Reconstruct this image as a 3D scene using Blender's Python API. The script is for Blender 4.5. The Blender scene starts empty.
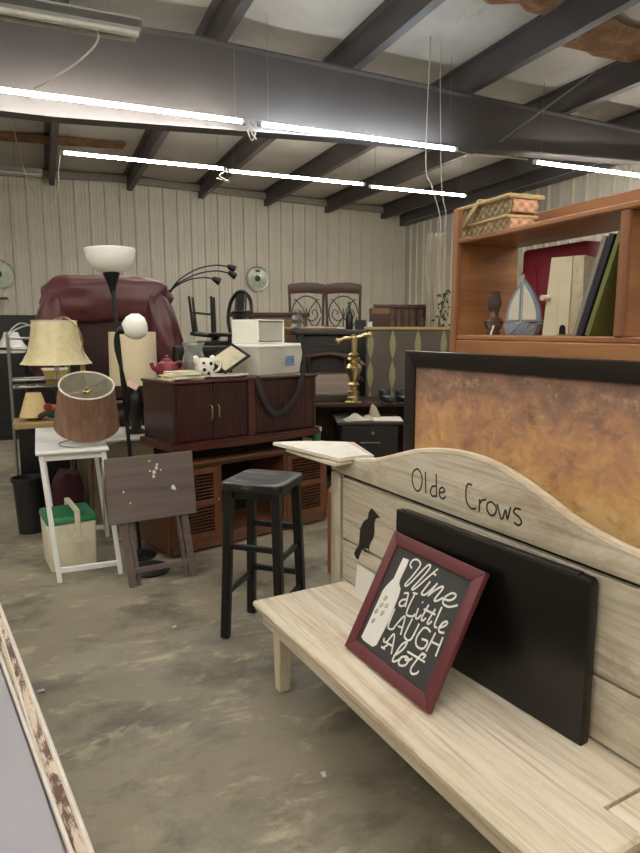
import bpy, bmesh, math, random
from mathutils import Vector, Matrix, noise
random.seed(7)
scene = bpy.context.scene
COL = scene.collection
R_ = math.radians

# ------------------------------------------------------------------ camera
cam = bpy.data.cameras.new('camera')
cam.sensor_fit = 'VERTICAL'; cam.sensor_height = 24.0; cam.lens = 18.007
cam.clip_start = 0.05; cam.clip_end = 100
cam_o = bpy.data.objects.new('camera', cam); COL.objects.link(cam_o)
cam_o.location = (0, 0, 1.54)
cam_o.rotation_euler = (R_(90 - 8.575), 0, R_(-23.17))
scene.camera = cam_o

# ------------------------------------------------------------------ world, exposure
world = bpy.data.worlds.new('world'); scene.world = world
world.use_nodes = True
world.node_tree.nodes['Background'].inputs[0].default_value = (0.8, 0.85, 0.9, 1)
world.node_tree.nodes['Background'].inputs[1].default_value = 0.02
vs = scene.view_settings
vs.view_transform = 'Standard'; vs.look = 'None'; vs.gamma = 1.0; vs.use_curve_mapping = False
vs.exposure = 1.95
TUBE_STRENGTH = 20.0      # the building's tube lamps
scene.cycles.diffuse_bounces = 5
scene.cycles.max_bounces = 10

# ------------------------------------------------------------------ materials
def lin(h):
    h = h.lstrip('#'); out = []
    for i in (0, 2, 4):
        v = int(h[i:i+2], 16) / 255
        out.append(v / 12.92 if v <= 0.04045 else ((v + 0.055) / 1.055) ** 2.4)
    return (*out, 1.0)

def new_mat(name):
    m = bpy.data.materials.new(name); m.use_nodes = True
    nt = m.node_tree
    return m, nt, nt.nodes['Principled BSDF']

def plain(name, col, rough=0.5, metal=0.0, bump=0.0, bscale=60, var=0.06, trans=0.0, ior=1.45, spec=0.5, vscale=6.0):
    """one colour with a little mottling and an optional fine bump"""
    m, nt, b = new_mat(name)
    L = nt.links
    tc = nt.nodes.new('ShaderNodeTexCoord')
    n = nt.nodes.new('ShaderNodeTexNoise'); n.inputs['Scale'].default_value = vscale; n.inputs['Detail'].default_value = 6
    L.new(tc.outputs['Object'], n.inputs['Vector'])
    mx = nt.nodes.new('ShaderNodeMix'); mx.data_type = 'RGBA'
    c = lin(col)
    mx.inputs[6].default_value = tuple(max(0, x * (1 - var * 2)) for x in c[:3]) + (1,)
    mx.inputs[7].default_value = tuple(min(1, x * (1 + var * 2)) for x in c[:3]) + (1,)
    L.new(n.outputs['Fac'], mx.inputs[0]); L.new(mx.outputs[2], b.inputs['Base Color'])
    b.inputs['Roughness'].default_value = rough; b.inputs['Metallic'].default_value = metal
    b.inputs['Specular IOR Level'].default_value = spec
    if trans: b.inputs['Transmission Weight'].default_value = trans; b.inputs['IOR'].default_value = ior
    if bump:
        n2 = nt.nodes.new('ShaderNodeTexNoise'); n2.inputs['Scale'].default_value = bscale; n2.inputs['Detail'].default_value = 4
        L.new(tc.outputs['Object'], n2.inputs['Vector'])
        bp = nt.nodes.new('ShaderNodeBump'); bp.inputs['Strength'].default_value = bump; bp.inputs['Distance'].default_value = 0.01
        L.new(n2.outputs['Fac'], bp.inputs['Height']); L.new(bp.outputs['Normal'], b.inputs['Normal'])
    return m

def ramp(nt, fac, stops, interp='LINEAR'):
    r = nt.nodes.new('ShaderNodeValToRGB'); r.color_ramp.interpolation = interp
    e = r.color_ramp.elements
    while len(e) < len(stops): e.new(0.5)
    for el, (p, c) in zip(e, stops): el.position = p; el.color = lin(c) if isinstance(c, str) else (c, c, c, 1)
    nt.links.new(fac, r.inputs[0])
    return r.outputs[0]

def noise_tex(nt, scale, detail=6, stretch=(1, 1, 1), rough=0.6, dist=0.0, offset=(0, 0, 0)):
    tc = nt.nodes.new('ShaderNodeTexCoord'); mp = nt.nodes.new('ShaderNodeMapping')
    mp.inputs['Scale'].default_value = stretch; mp.inputs['Location'].default_value = offset
    nt.links.new(tc.outputs['Object'], mp.inputs['Vector'])
    n = nt.nodes.new('ShaderNodeTexNoise'); n.inputs['Scale'].default_value = scale; n.inputs['Detail'].default_value = detail
    n.inputs['Roughness'].default_value = rough; n.inputs['Distortion'].default_value = dist
    nt.links.new(mp.outputs[0], n.inputs['Vector'])
    return n.outputs['Fac']

def mixc(nt, fac, a, b):
    mx = nt.nodes.new('ShaderNodeMix'); mx.data_type = 'RGBA'
    nt.links.new(fac, mx.inputs[0])
    for s, i in ((a, 6), (b, 7)):
        if isinstance(s, str): mx.inputs[i].default_value = lin(s)
        else: nt.links.new(s, mx.inputs[i])
    return mx.outputs[2]

def bump(nt, b, h, strength=0.3, dist=0.01):
    bp = nt.nodes.new('ShaderNodeBump'); bp.inputs['Strength'].default_value = strength; bp.inputs['Distance'].default_value = dist
    nt.links.new(h, bp.inputs['Height']); nt.links.new(bp.outputs['Normal'], b.inputs['Normal'])

def wood(name, dark, mid, light, axis=0, scale=9, rough=0.45, stretch=0.08, bmp=0.12, coat=0.0):
    m, nt, b = new_mat(name)
    st = [1, 1, 1]; st[axis] = stretch
    f = noise_tex(nt, scale, 8, st, 0.62, 1.2)
    colr = ramp(nt, f, [(0.28, dark), (0.5, mid), (0.72, light)])
    st2 = [1, 1, 1]; st2[axis] = stretch * 0.5
    f2 = noise_tex(nt, scale * 7, 4, st2, 0.6)
    colr = mixc(nt, ramp(nt, f2, [(0.55, 0.0), (0.75, 0.45)]), colr, dark)
    nt.links.new(colr, b.inputs['Base Color'])
    b.inputs['Roughness'].default_value = rough; b.inputs['Coat Weight'].default_value = coat
    b.inputs['Coat Roughness'].default_value = 0.2
    bump(nt, b, f2, bmp, 0.004)
    return m

def weathered(name, base, pale, grain, worn, worn_amt=0.5, axis=0, scale=5):
    """pale limed boards with streaked grain and worn brown patches"""
    m, nt, b = new_mat(name)
    st = [1, 1, 1]; st[axis] = 0.12
    f = noise_tex(nt, scale, 8, st, 0.65, 0.8)
    colr = ramp(nt, f, [(0.3, base), (0.62, pale)])
    st2 = [1, 1, 1]; st2[axis] = 0.045
    g = noise_tex(nt, scale * 9, 6, st2, 0.7, 0.6)
    colr = mixc(nt, ramp(nt, g, [(0.46, 0.0), (0.7, 0.75)]), colr, grain)
    w = noise_tex(nt, 2.6, 7, (0.7 if axis == 0 else 1, 1, 1.4), 0.72, 0.5, (3.1, 1.7, 0.4))
    colr = mixc(nt, ramp(nt, w, [(0.52, 0.0), (0.68, worn_amt)]), colr, worn)
    nt.links.new(colr, b.inputs['Base Color'])
    b.inputs['Roughness'].default_value = 0.62
    bump(nt, b, g, 0.18, 0.004)
    return m

def concrete():
    m, nt, b = new_mat('stained_concrete')
    a = noise_tex(nt, 0.8, 8, (1, 1, 1), 0.6, 0.1)
    c1 = ramp(nt, a, [(0.3, '#7f786a'), (0.5, '#938b7a'), (0.68, '#a69d88')])
    s = noise_tex(nt, 1.9, 10, (0.8, 1.2, 1), 0.7, 0.25, (5, 2, 0))
    c2 = mixc(nt, ramp(nt, s, [(0.38, 0.9), (0.52, 0.0)]), c1, '#655f54')
    p = noise_tex(nt, 5.0, 11, (0.8, 1.4, 1), 0.72, 0.3, (1, 9, 0))
    c3 = mixc(nt, ramp(nt, p, [(0.54, 0.0), (0.68, 0.75)]), c2, '#c4b899')
    f = noise_tex(nt, 60, 5, (1, 1, 1), 0.7)
    c4 = mixc(nt, ramp(nt, f, [(0.6, 0.0), (0.8, 0.3)]), c3, '#5a5449')
    nt.links.new(c4, b.inputs['Base Color'])
    nt.links.new(ramp(nt, s, [(0.3, 0.4), (0.7, 0.6)]), b.inputs['Roughness'])
    b.inputs['Specular IOR Level'].default_value = 0.4
    bump(nt, b, f, 0.06, 0.01)
    return m

def woven(name, c0, c1_, k=190.0):
    """over and under strips of split wicker"""
    m, nt, b = new_mat(name)
    tc = nt.nodes.new('ShaderNodeTexCoord'); sep = nt.nodes.new('ShaderNodeSeparateXYZ')
    nt.links.new(tc.outputs['Object'], sep.inputs[0])
    def mth(op, x, y=None):
        n = nt.nodes.new('ShaderNodeMath'); n.operation = op
        for i, q in enumerate((x, y)):
            if q is None: continue
            if isinstance(q, (int, float)): n.inputs[i].default_value = q
            else: nt.links.new(q, n.inputs[i])
        return n.outputs[0]
    h = mth('ADD', sep.outputs[0], sep.outputs[1])
    w = mth('MULTIPLY', mth('SINE', mth('MULTIPLY', h, k)), mth('SINE', mth('MULTIPLY', sep.outputs[2], k * 1.15)))
    w = mth('MULTIPLY_ADD', w, 0.5); w.node.inputs[2].default_value = 0.5
    n = noise_tex(nt, 25, 5)
    colr = mixc(nt, n, ramp(nt, w, [(0.2, c0), (0.65, c1_)]), c1_)
    nt.links.new(colr, b.inputs['Base Color']); b.inputs['Roughness'].default_value = 0.7
    bump(nt, b, w, 0.9, 0.008)
    return m

def burnt_paint():
    """sponged brown and orange faux finish, browner at the top"""
    m, nt, b = new_mat('sponged_orange_paint')
    tc = nt.nodes.new('ShaderNodeTexCoord'); sep = nt.nodes.new('ShaderNodeSeparateXYZ')
    nt.links.new(tc.outputs['Object'], sep.inputs[0])
    mr = nt.nodes.new('ShaderNodeMapRange'); mr.inputs['From Min'].default_value = 0.94; mr.inputs['From Max'].default_value = 1.41
    nt.links.new(sep.outputs['Z'], mr.inputs['Value'])
    n1 = noise_tex(nt, 6.5, 10, (1, 1, 1.2), 0.72, 0.35)
    ad = nt.nodes.new('ShaderNodeMath'); ad.operation = 'MULTIPLY_ADD'; ad.inputs[1].default_value = 2.0; ad.inputs[2].default_value = -1.0
    nt.links.new(n1, ad.inputs[0])
    ad2 = nt.nodes.new('ShaderNodeMath'); ad2.operation = 'ADD'
    nt.links.new(ad.outputs[0], ad2.inputs[0]); nt.links.new(mr.outputs[0], ad2.inputs[1])
    c1 = ramp(nt, ad2.outputs[0], [(0.0, '#ebc78a'), (0.28, '#d9a872'), (0.56, '#bf9070'), (0.82, '#9c7968'), (1.0, '#84695c')])
    n2 = noise_tex(nt, 14, 9, (1, 1, 1.1), 0.75, 0.3, (4, 4, 4))
    c2 = mixc(nt, ramp(nt, n2, [(0.53, 0.0), (0.68, 0.7)]), c1, '#dcbc90')
    n3 = noise_tex(nt, 9, 9, (1, 1, 1.2), 0.75, 0.3, (8, 1, 4))
    c3 = mixc(nt, ramp(nt, n3, [(0.54, 0.0), (0.7, 0.75)]), c2, '#74564c')
    nt.links.new(c3, b.inputs['Base Color']); b.inputs['Roughness'].default_value = 0.5
    bump(nt, b, n2, 0.15, 0.004)
    return m

def scuffed(name, base, scuff, amt=0.6, rough=0.4, scale=14, lo=0.6, hi=0.72, stretch=(1, 1, 1)):
    m, nt, b = new_mat(name)
    n = noise_tex(nt, scale, 9, stretch, 0.75, 0.6)
    nt.links.new(mixc(nt, ramp(nt, n, [(lo, 0.0), (hi, amt)]), base, scuff), b.inputs['Base Color'])
    b.inputs['Roughness'].default_value = rough
    bump(nt, b, n, 0.08, 0.004)
    return m

def emissive(name, col, strength):
    m, nt, b = new_mat(name)
    b.inputs['Base Color'].default_value = (0.9, 0.9, 0.9, 1)
    b.inputs['Emission Color'].default_value = col; b.inputs['Emission Strength'].default_value = strength
    return m

M = {}
M['wall'] = plain('ribbed_wall_steel', '#cec7b6', 0.5, 0.0, var=0.05, vscale=1.2)
M['trim'] = plain('wall_trim_steel', '#8d8678', 0.5)
M['beam'] = plain('dark_beam_paint', '#5a5554', 0.55, var=0.1, vscale=2)
M['purlin'] = plain('purlin_paint', '#4a4341', 0.55, var=0.12, vscale=2)
M['concrete'] = concrete()
M['fibre'] = scuffed('bare_insulation', '#a87c54', '#d8b894', 0.7, 0.9, 5, 0.45, 0.65)
def ceiling_mat():
    m, nt, b = new_mat('insulation_facing')
    a = noise_tex(nt, 0.5, 7, (1, 1, 1), 0.65, 0.8)
    c1 = ramp(nt, a, [(0.3, '#aaa49b'), (0.55, '#c2bcb2'), (0.75, '#d0c9bd')])
    s = noise_tex(nt, 1.4, 8, (1.3, 0.5, 1), 0.7, 1.0, (2, 3, 0))
    c2 = mixc(nt, ramp(nt, s, [(0.62, 0.0), (0.75, 0.55)]), c1, '#8a6a4c')
    nt.links.new(c2, b.inputs['Base Color']); b.inputs['Roughness'].default_value = 0.75
    return m
M['ceiling'] = ceiling_mat()
M['tube'] = emissive('lit_tube', (1.0, 0.96, 0.88, 1), TUBE_STRENGTH)
M['tube_cool'] = emissive('lit_cool_tube', (0.82, 0.92, 1.0, 1), TUBE_STRENGTH * 1.25)
M['galv'] = plain('galvanised', '#8b8b88', 0.4, 0.7, var=0.1, vscale=8)
M['cord_white'] = plain('white_cord', '#c9c4b6', 0.6)
M['bench_seat'] = weathered('limed_seat_boards', '#d2c3aa', '#e9dfcd', '#ac9474', '#bb9677', 0.5)
M['bench_back'] = weathered('limed_back_boards', '#c1b8a2', '#dbd3bf', '#857862', '#8a6f54', 0.65)
M['bench_edge'] = weathered('limed_edge', '#d0c2a8', '#e4d9c4', '#9f8764', '#b08f6c', 0.55)
M['bench_leg'] = weathered('limed_legs', '#d0c2a8', '#e4d9c4', '#9f8764', '#b08f6c', 0.55, 2)
M['bench_stile'] = weathered('limed_stiles', '#c1b8a2', '#dbd3bf', '#857862', '#8a6f54', 0.6, 2)
M['gap_shade'] = plain('painted_gap_shade', '#120e09', 0.9)  # near-black colour stands in for shade in gaps and recesses
M['ink'] = plain('black_sign_paint', '#26261f', 0.6, var=0.15)
M['black_gloss'] = plain('black_satin_panel', '#0d0c0b', 0.3, var=0.1)
M['sign_frame'] = scuffed('worn_burgundy_paint', '#683338', '#8f5f58', 0.5, 0.4, 22, 0.6, 0.75)
M['chalk'] = plain('chalkboard', '#3c3d3c', 0.7, var=0.12, vscale=14)
M['white_paint'] = plain('white_lettering', '#e9e8e2', 0.6)
M['burnt'] = burnt_paint()
M['dark_frame'] = scuffed('dark_brown_frame', '#1d1512', '#3b2d26', 0.5, 0.35, 20)
M['pine_x'] = wood('orange_pine', '#7c5033', '#9f6d45', '#b58558', 0, 6, 0.42)
M['pine_z'] = wood('orange_pine_upright', '#7a4f34', '#9a6a46', '#ad7e56', 2, 6, 0.42)
M['pine_y'] = wood('orange_pine_cross', '#7b4f32', '#a37145', '#b98957', 1, 6, 0.42)
M['cherry_z'] = wood('dark_cherry_upright', '#271110', '#351817', '#42201d', 2, 10, 0.32, coat=0.2)
M['cherry_x'] = wood('dark_cherry', '#331713', '#48231c', '#562b22', 0, 10, 0.32, coat=0.2)
M['oak_x'] = wood('brown_console', '#4b2f1f', '#66422c', '#785138', 0, 9, 0.4)
M['oak_z'] = wood('brown_console_upright', '#4a2c1c', '#633d27', '#734a31', 2, 9, 0.4)
M['brass'] = plain('aged_brass', '#c4b184', 0.3, 1.0, var=0.15, vscale=20)
M['black_wood'] = scuffed('black_painted_wood', '#0f0f0f', '#6d6862', 0.7, 0.35, 18, 0.68, 0.8)
M['stool_top'] = scuffed('scuffed_black_seat', '#17171a', '#9a958e', 0.75, 0.33, 11, 0.52, 0.72, (2.6, 0.5, 1))
M['tray_wood'] = wood('grey_brown_tray', '#554b48', '#6a5e5a', '#786b66', 0, 8, 0.5)
M['paint_drip'] = plain('paint_spatter', '#dcd8d0', 0.5)
M['white_metal'] = plain('white_enamel', '#e3e4e2', 0.4, var=0.03)
M['cooler_body'] = scuffed('yellowed_cooler_plastic', '#ddd8c0', '#b5aa8a', 0.5, 0.5, 7, 0.5, 0.72)
M['cooler_lid'] = scuffed('green_cooler_lid', '#2c7d52', '#1f5a3d', 0.6, 0.45, 9, 0.5, 0.7)
M['black_plastic'] = plain('black_plastic', '#17181a', 0.45)
M['black_metal'] = plain('black_metal', '#141416', 0.35, 0.3)
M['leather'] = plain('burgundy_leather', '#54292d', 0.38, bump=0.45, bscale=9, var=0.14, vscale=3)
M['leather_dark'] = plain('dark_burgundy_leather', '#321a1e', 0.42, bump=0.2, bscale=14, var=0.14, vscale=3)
M['frost'] = plain('frosted_glass', '#f2f2ec', 0.35, var=0.02)
M['drum'] = plain('cream_drum_shade', '#d8caa8', 0.8, bump=0.1, bscale=120, var=0.05)
M['parch'] = scuffed('parchment_shade', '#d6cba2', '#ac9a68', 0.5, 0.7, 12, 0.45, 0.68)
M['floral'] = scuffed('floral_shade', '#d9c28e', '#a4524b', 0.7, 0.8, 16, 0.6, 0.68)
M['brown_shade'] = wood('pleated_brown_shade', '#6b4e3b', '#836350', '#9a7a63', 2, 16, 0.75, 0.06)
M['shade_lining'] = plain('shade_lining', '#b2b0a2', 0.7, var=0.15, vscale=12)
M['white_lining'] = plain('pale_rim', '#d8d2c4', 0.6)
M['tan_box'] = plain('tan_chest_side', '#83765c', 0.6, var=0.1)
M['white_top'] = plain('white_top', '#dcdad0', 0.4, var=0.04)
M['pinktag'] = plain('pink_price_tag', '#e2bdb4', 0.6)
M['yellow_wood'] = wood('yellow_wood', '#84704c', '#a08a60', '#b39e74', 0, 7, 0.5)
M['chrome'] = plain('dull_chrome', '#9b9b98', 0.3, 0.9)
M['yellow_tin'] = plain('yellow_tin', '#c3b06a', 0.5)
M['red_flower'] = plain('red_petal', '#8e2a2a', 0.6, var=0.25, vscale=30)
M['orange_flower'] = plain('orange_petal', '#c4803f', 0.6, var=0.2, vscale=30)
M['leaf'] = plain('dark_leaf', '#1f2a1a', 0.5, var=0.2, vscale=30)
M['storage'] = plain('white_storage_plastic', '#fbf8ee', 0.35, var=0.03)
M['storage_clear'] = plain('cloudy_plastic_front', '#bcbab0', 0.3, var=0.05)
M['sticker'] = scuffed('blue_sticker', '#8fa9cd', '#456aa8', 0.9, 0.4, 40, 0.45, 0.55)
M['webbing'] = plain('black_webbing', '#232326', 0.7)
M['glass'] = plain('clear_glass', '#eef2ee', 0.03, trans=0.92, var=0.0)
M['smoke_glass'] = plain('smoked_glass', '#b5aeaa', 0.05, trans=0.9, var=0.0)
M['ceramic'] = plain('white_ceramic', '#e4dfd2', 0.25, var=0.03)
M['black_spot'] = plain('black_glaze', '#121212', 0.3)
M['paper'] = scuffed('printed_paper', '#e6e2d4', '#bdb497', 0.6, 0.6, 18, 0.55, 0.7)
M['photo'] = scuffed('pale_picture', '#cfc6ab', '#8f8770', 0.6, 0.3, 10, 0.5, 0.7)
M['crimson'] = plain('crimson_glaze', '#7f2637', 0.5, var=0.2, vscale=20)
M['gunmetal'] = plain('black_drawer_steel', '#201e1e', 0.42, var=0.06)
M['gunmetal_top'] = plain('dark_desk_top', '#36312b', 0.45)
M['dark_wood'] = wood('dark_brown_chair', '#2e1a12', '#3f2519', '#503224', 0, 10, 0.4)
M['iron'] = plain('wrought_iron', '#3a342f', 0.5, 0.4)
M['grey_fabric'] = plain('taupe_fabric', '#5a5148', 0.85, bump=0.1, bscale=150)
M['olive_fabric'] = plain('olive_leaf_fabric', '#8d8966', 0.85)
M['gold_rail'] = plain('gold_painted_rail', '#a5925e', 0.45, var=0.12)
M['brown_card'] = plain('brown_cardboard', '#7d6240', 0.8)
M['mid_wood'] = wood('mid_brown_wood', '#4f3723', '#65482f', '#77583b', 0, 8, 0.5)
M['red_cloth'] = plain('deep_red_cover', '#98263b', 0.55, var=0.08)
M['marbled'] = scuffed('marbled_cream', '#d8cdb2', '#a3836c', 0.7, 0.6, 7, 0.48, 0.66)
M['cream'] = plain('cream_paint', '#d8cfb4', 0.6, var=0.08)
M['book_grey'] = plain('grey_book', '#8a877e', 0.6)
M['book_navy'] = plain('navy_book', '#1b1f2a', 0.5)
M['book_olive'] = plain('olive_book', '#72773f', 0.55)
M['blue_paint'] = plain('faded_blue_paint', '#8794a6', 0.7, var=0.1, vscale=20)
M['sail'] = plain('cream_sail', '#ddd7c6', 0.75)
M['wicker'] = woven('split_wicker', '#a5865c', '#dcc9a2', 130.0)
M['wicker_red'] = woven('reddish_wicker', '#a86c48', '#dcb08c', 110.0)
M['wicker_plain'] = plain('wicker_strip', '#bfa678', 0.7, var=0.15, vscale=40)
M['pink_print'] = scuffed('pinkish_print', '#d2b8ac', '#a0655a', 0.8, 0.6, 30, 0.5, 0.62)
M['grey_top'] = plain('lilac_grey_paint', '#96959b', 0.5, var=0.04)
M['peeled'] = scuffed('peeled_white_paint', '#c9b8a4', '#5d4133', 1.0, 0.6, 7, 0.47, 0.53, (0.7, 2.5, 2.5))
M['old_white'] = plain('old_white_paint', '#cfc8bd', 0.6, var=0.1, vscale=20)
M['green'] = plain('green_plastic', '#3f8a5c', 0.5)
M['plastic_film'] = plain('hanging_film', '#d8d0c0', 0.4, var=0.05)
M['mirror_teal'] = scuffed('iridescent_face', '#8fae9a', '#d8c99a', 0.9, 0.12, 14, 0.42, 0.62)
M['plant'] = plain('dry_plant', '#4d4a33', 0.7, var=0.2)
M['maroon_cloth'] = plain('maroon_cloth', '#3f1a22', 0.8, var=0.15)

# ------------------------------------------------------------------ mesh helpers
def bx(bm, c, s, bev=0.004, rot=None, seg=1):
    mtx = Matrix.Translation(Vector(c))
    if rot is not None: mtx = mtx @ rot
    mtx = mtx @ Matrix.Diagonal((s[0], s[1], s[2], 1))
    r = bmesh.ops.create_cube(bm, size=1.0, matrix=mtx)
    bev = min(bev, min(s) * 0.45)
    if bev > 0.0004:
        es = list({e for v in r['verts'] for e in v.link_edges})
        bmesh.ops.bevel(bm, geom=es, offset=bev, segments=seg, affect='EDGES', profile=0.5)

def bar(bm, p0, p1, w, d, bev=0.003, up=(0, 0, 1), w2=None, d2=None):
    """rectangular bar from p0 to p1, w along the side axis, d along the other, tapering to w2, d2"""
    p0 = Vector(p0); p1 = Vector(p1); z = (p1 - p0).normalized()
    upv = Vector(up)
    if abs(z.dot(upv)) > 0.97: upv = Vector((0, 1, 0))
    x = upv.cross(z).normalized(); y = z.cross(x)
    w2 = w if w2 is None else w2; d2 = d if d2 is None else d2
    vs_ = []
    for p, a, b_ in ((p0, w, d), (p1, w2, d2)):
        for sx, sy in ((-1, -1), (1, -1), (1, 1), (-1, 1)):
            vs_.append(bm.verts.new(p + x * (sx * a / 2) + y * (sy * b_ / 2)))
    fs = [(3, 2, 1, 0), (4, 5, 6, 7), (0, 1, 5, 4), (1, 2, 6, 5), (2, 3, 7, 6), (3, 0, 4, 7)]
    faces = [bm.faces.new([vs_[i] for i in f]) for f in fs]
    if bev > 0: bmesh.ops.bevel(bm, geom=list({e for f in faces for e in f.edges}), offset=min(bev, min(w, d, w2, d2) * 0.4), segments=1, affect='EDGES')

def catmull(pts, n=6, closed=False):
    P = [Vector(p) if len(p) == 3 else Vector((p[0], p[1], 0)) for p in pts]
    if len(P) < 3: return P
    out = []; k = len(P)
    rng = range(k) if closed else range(k - 1)
    for i in rng:
        if closed: a, b, c, d = P[(i-1) % k], P[i], P[(i+1) % k], P[(i+2) % k]
        else: a, b, c, d = P[max(i-1, 0)], P[i], P[i+1], P[min(i+2, k-1)]
        for j in range(n):
            t = j / n
            out.append(0.5 * ((2*b) + (c-a)*t + (2*a-5*b+4*c-d)*t*t + (3*b-a-3*c+d)*t*t*t))
    if not closed: out.append(P[-1])
    return out

def tube(bm, pts, r, n=8, closed=False, flat=None, normal=None):
    """round tube along pts; r a number or a list; with normal given, an ellipse flattened to flat*r along it"""
    P = [Vector(p) for p in pts]; k = len(P)
    rings = []
    ref = None
    for i in range(k):
        if closed: t = P[(i+1) % k] - P[i-1]
        else: t = P[min(i+1, k-1)] - P[max(i-1, 0)]
        if t.length < 1e-9: t = Vector((0, 0, 1))
        t.normalize()
        if normal is not None:
            b = Vector(normal); a = b.cross(t).normalized()
        else:
            if ref is None:
                ref = Vector((0, 0, 1)) if abs(t.z) < 0.9 else Vector((1, 0, 0))
            a = (ref - t * ref.dot(t)).normalized(); ref = a; b = t.cross(a)
        rr = r[i] if isinstance(r, (list, tuple)) else r
        fl = flat if flat is not None else 1.0
        rings.append([bm.verts.new(P[i] + a * (math.cos(2*math.pi*j/n) * rr) + b * (math.sin(2*math.pi*j/n) * rr * fl)) for j in range(n)])
    m = k if closed else k - 1
    for i in range(m):
        A, B = rings[i], rings[(i+1) % k]
        for j in range(n):
            bm.faces.new((A[j], A[(j+1) % n], B[(j+1) % n], B[j]))
    if not closed:
        bm.faces.new(list(reversed(rings[0]))); bm.faces.new(rings[-1])

def lathe(bm, prof, n=32, mtx=None, a0=0.0, a1=2*math.pi, wob=0.0, wn=0, scallop=None):
    """surface of revolution of (r, z) points; wob/wn pleats the radius"""
    full = abs(a1 - a0 - 2*math.pi) < 1e-6
    cols = []
    k = n if full else n + 1
    for j in range(k):
        a = a0 + (a1 - a0) * j / n
        colv = []
        for r, z in prof:
            rr = r * (1 + wob * math.cos(wn * a)) if wn else r
            v = Vector((rr * math.cos(a), rr * math.sin(a), z))
            if mtx is not None: v = mtx @ v
            colv.append(bm.verts.new(v))
        cols.append(colv)
    for j in range(n if full else n):
        A, B = cols[j], cols[(j+1) % k]
        for i in range(len(prof) - 1):
            try: bm.faces.new((A[i], B[i], B[i+1], A[i+1]))
            except ValueError: pass
    bmesh.ops.remove_doubles(bm, verts=[v for c in cols for v in c], dist=1e-5)

def cyl(bm, p0, p1, r0, r1=None, n=16):
    tube(bm, [p0, p1], [r0, r0 if r1 is None else r1], n)

def prism(bm, poly, d0, d1, mtx=None, bev=0.0):
    """polygon in local XZ, extruded along local Y from d0 to d1"""
    T = mtx if mtx is not None else Matrix.Identity(4)
    a = [bm.verts.new(T @ Vector((x, d0, z))) for x, z in poly]
    b = [bm.verts.new(T @ Vector((x, d1, z))) for x, z in poly]
    fs = [bm.faces.new(a), bm.faces.new(list(reversed(b)))]
    k = len(poly)
    for i in range(k): fs.append(bm.faces.new((a[(i+1) % k], a[i], b[i], b[(i+1) % k])))
    bmesh.ops.recalc_face_normals(bm, faces=fs)
    if bev > 0:
        es = list({e for e in fs[0].edges} | {e for e in fs[1].edges})
        bmesh.ops.bevel(bm, geom=es, offset=bev, segments=2, affect='EDGES', profile=0.5)

def pillow(bm, c, s, p=4.0, n=8, rot=None, lump=0.0, seed=0):
    """superellipsoid cushion: a gridded cube pushed onto a rounded shape"""
    T = Matrix.Translation(Vector(c))
    if rot is not None: T = T @ rot
    m = n + 1; cache = {}
    def vert(i, j, k):
        if (i, j, k) in cache: return cache[(i, j, k)]
        q = Vector((2*i/m - 1, 2*j/m - 1, 2*k/m - 1))
        q = Vector((math.copysign(math.sin(abs(x) * math.pi / 2) ** 0.9, x) for x in q)) if p > 3 else q
        d = (abs(q.x)**p + abs(q.y)**p + abs(q.z)**p) ** (1/p)
        q = q / d
        if lump: q = q * (1 + lump * noise.noise(q * 2.3 + Vector((seed, seed * 1.7, 0))))
        v = bm.verts.new(T @ Vector((q.x * s[0] / 2, q.y * s[1] / 2, q.z * s[2] / 2)))
        cache[(i, j, k)] = v
        return v
    for a in range(m):
        for b in range(m):
            for quad in (((a, b, 0), (a, b+1, 0), (a+1, b+1, 0), (a+1, b, 0)), ((a, b, m), (a+1, b, m), (a+1, b+1, m), (a, b+1, m)),
                         ((a, 0, b), (a+1, 0, b), (a+1, 0, b+1), (a, 0, b+1)), ((a, m, b), (a, m, b+1), (a+1, m, b+1), (a+1, m, b)),
                         ((0, a, b), (0, a, b+1), (0, a+1, b+1), (0, a+1, b)), ((m, a, b), (m, a+1, b), (m, a+1, b+1), (m, a, b+1))):
                bm.faces.new([vert(*t) for t in quad])

def loftrect(bm, levels, nx=10, ny=6, closed_bottom=True, weave=0.0, closed_top=False):
    """stack of rounded rectangles (w, d, z); weave pushes the grid in and out"""
    rings = []
    for li, (w, d, z) in enumerate(levels):
        pts = []
        for i in range(nx): pts.append((-w/2 + w*i/nx, -d/2))
        for i in range(ny): pts.append((w/2, -d/2 + d*i/ny))
        for i in range(nx): pts.append((w/2 - w*i/nx, d/2))
        for i in range(ny): pts.append((-w/2, d/2 - d*i/ny))
        ring = []
        for k, (x, y) in enumerate(pts):
            sgn = 1 if (k + li) % 2 else -1
            f = 1 + weave * sgn
            ring.append(bm.verts.new((x * f, y * (1 + weave * sgn * w / d), z)))
        rings.append(ring)
    k = len(rings[0])
    for a, b in zip(rings, rings[1:]):
        for j in range(k): bm.faces.new((a[j], a[(j+1) % k], b[(j+1) % k], b[j]))
    if closed_bottom: bm.faces.new(list(reversed(rings[0])))
    if closed_top: bm.faces.new(rings[-1])

def link(name, bm, mat, parent=None, label=None, smooth=True, angle=35):
    bm.normal_update()
    me = bpy.data.meshes.new(name); bm.to_mesh(me); bm.free()
    me.materials.append(mat)
    if smooth:
        me.polygons.foreach_set('use_smooth', [True] * len(me.polygons))
        try: me.set_sharp_from_angle(angle=R_(angle))
        except Exception: pass
    o = bpy.data.objects.new(name, me); COL.objects.link(o)
    if parent is not None: o.parent = parent
    if label: o['label'] = label
    return o

def part(name, fn, mat, parent, label=None, smooth=True, angle=35):
    bm = bmesh.new(); fn(bm)
    return link(name, bm, M[mat] if isinstance(mat, str) else mat, parent, label, smooth, angle)

def tag(o, label, cat, group=None):
    o['label'] = label; o['category'] = cat
    if group: o['group'] = group
    return o

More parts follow.
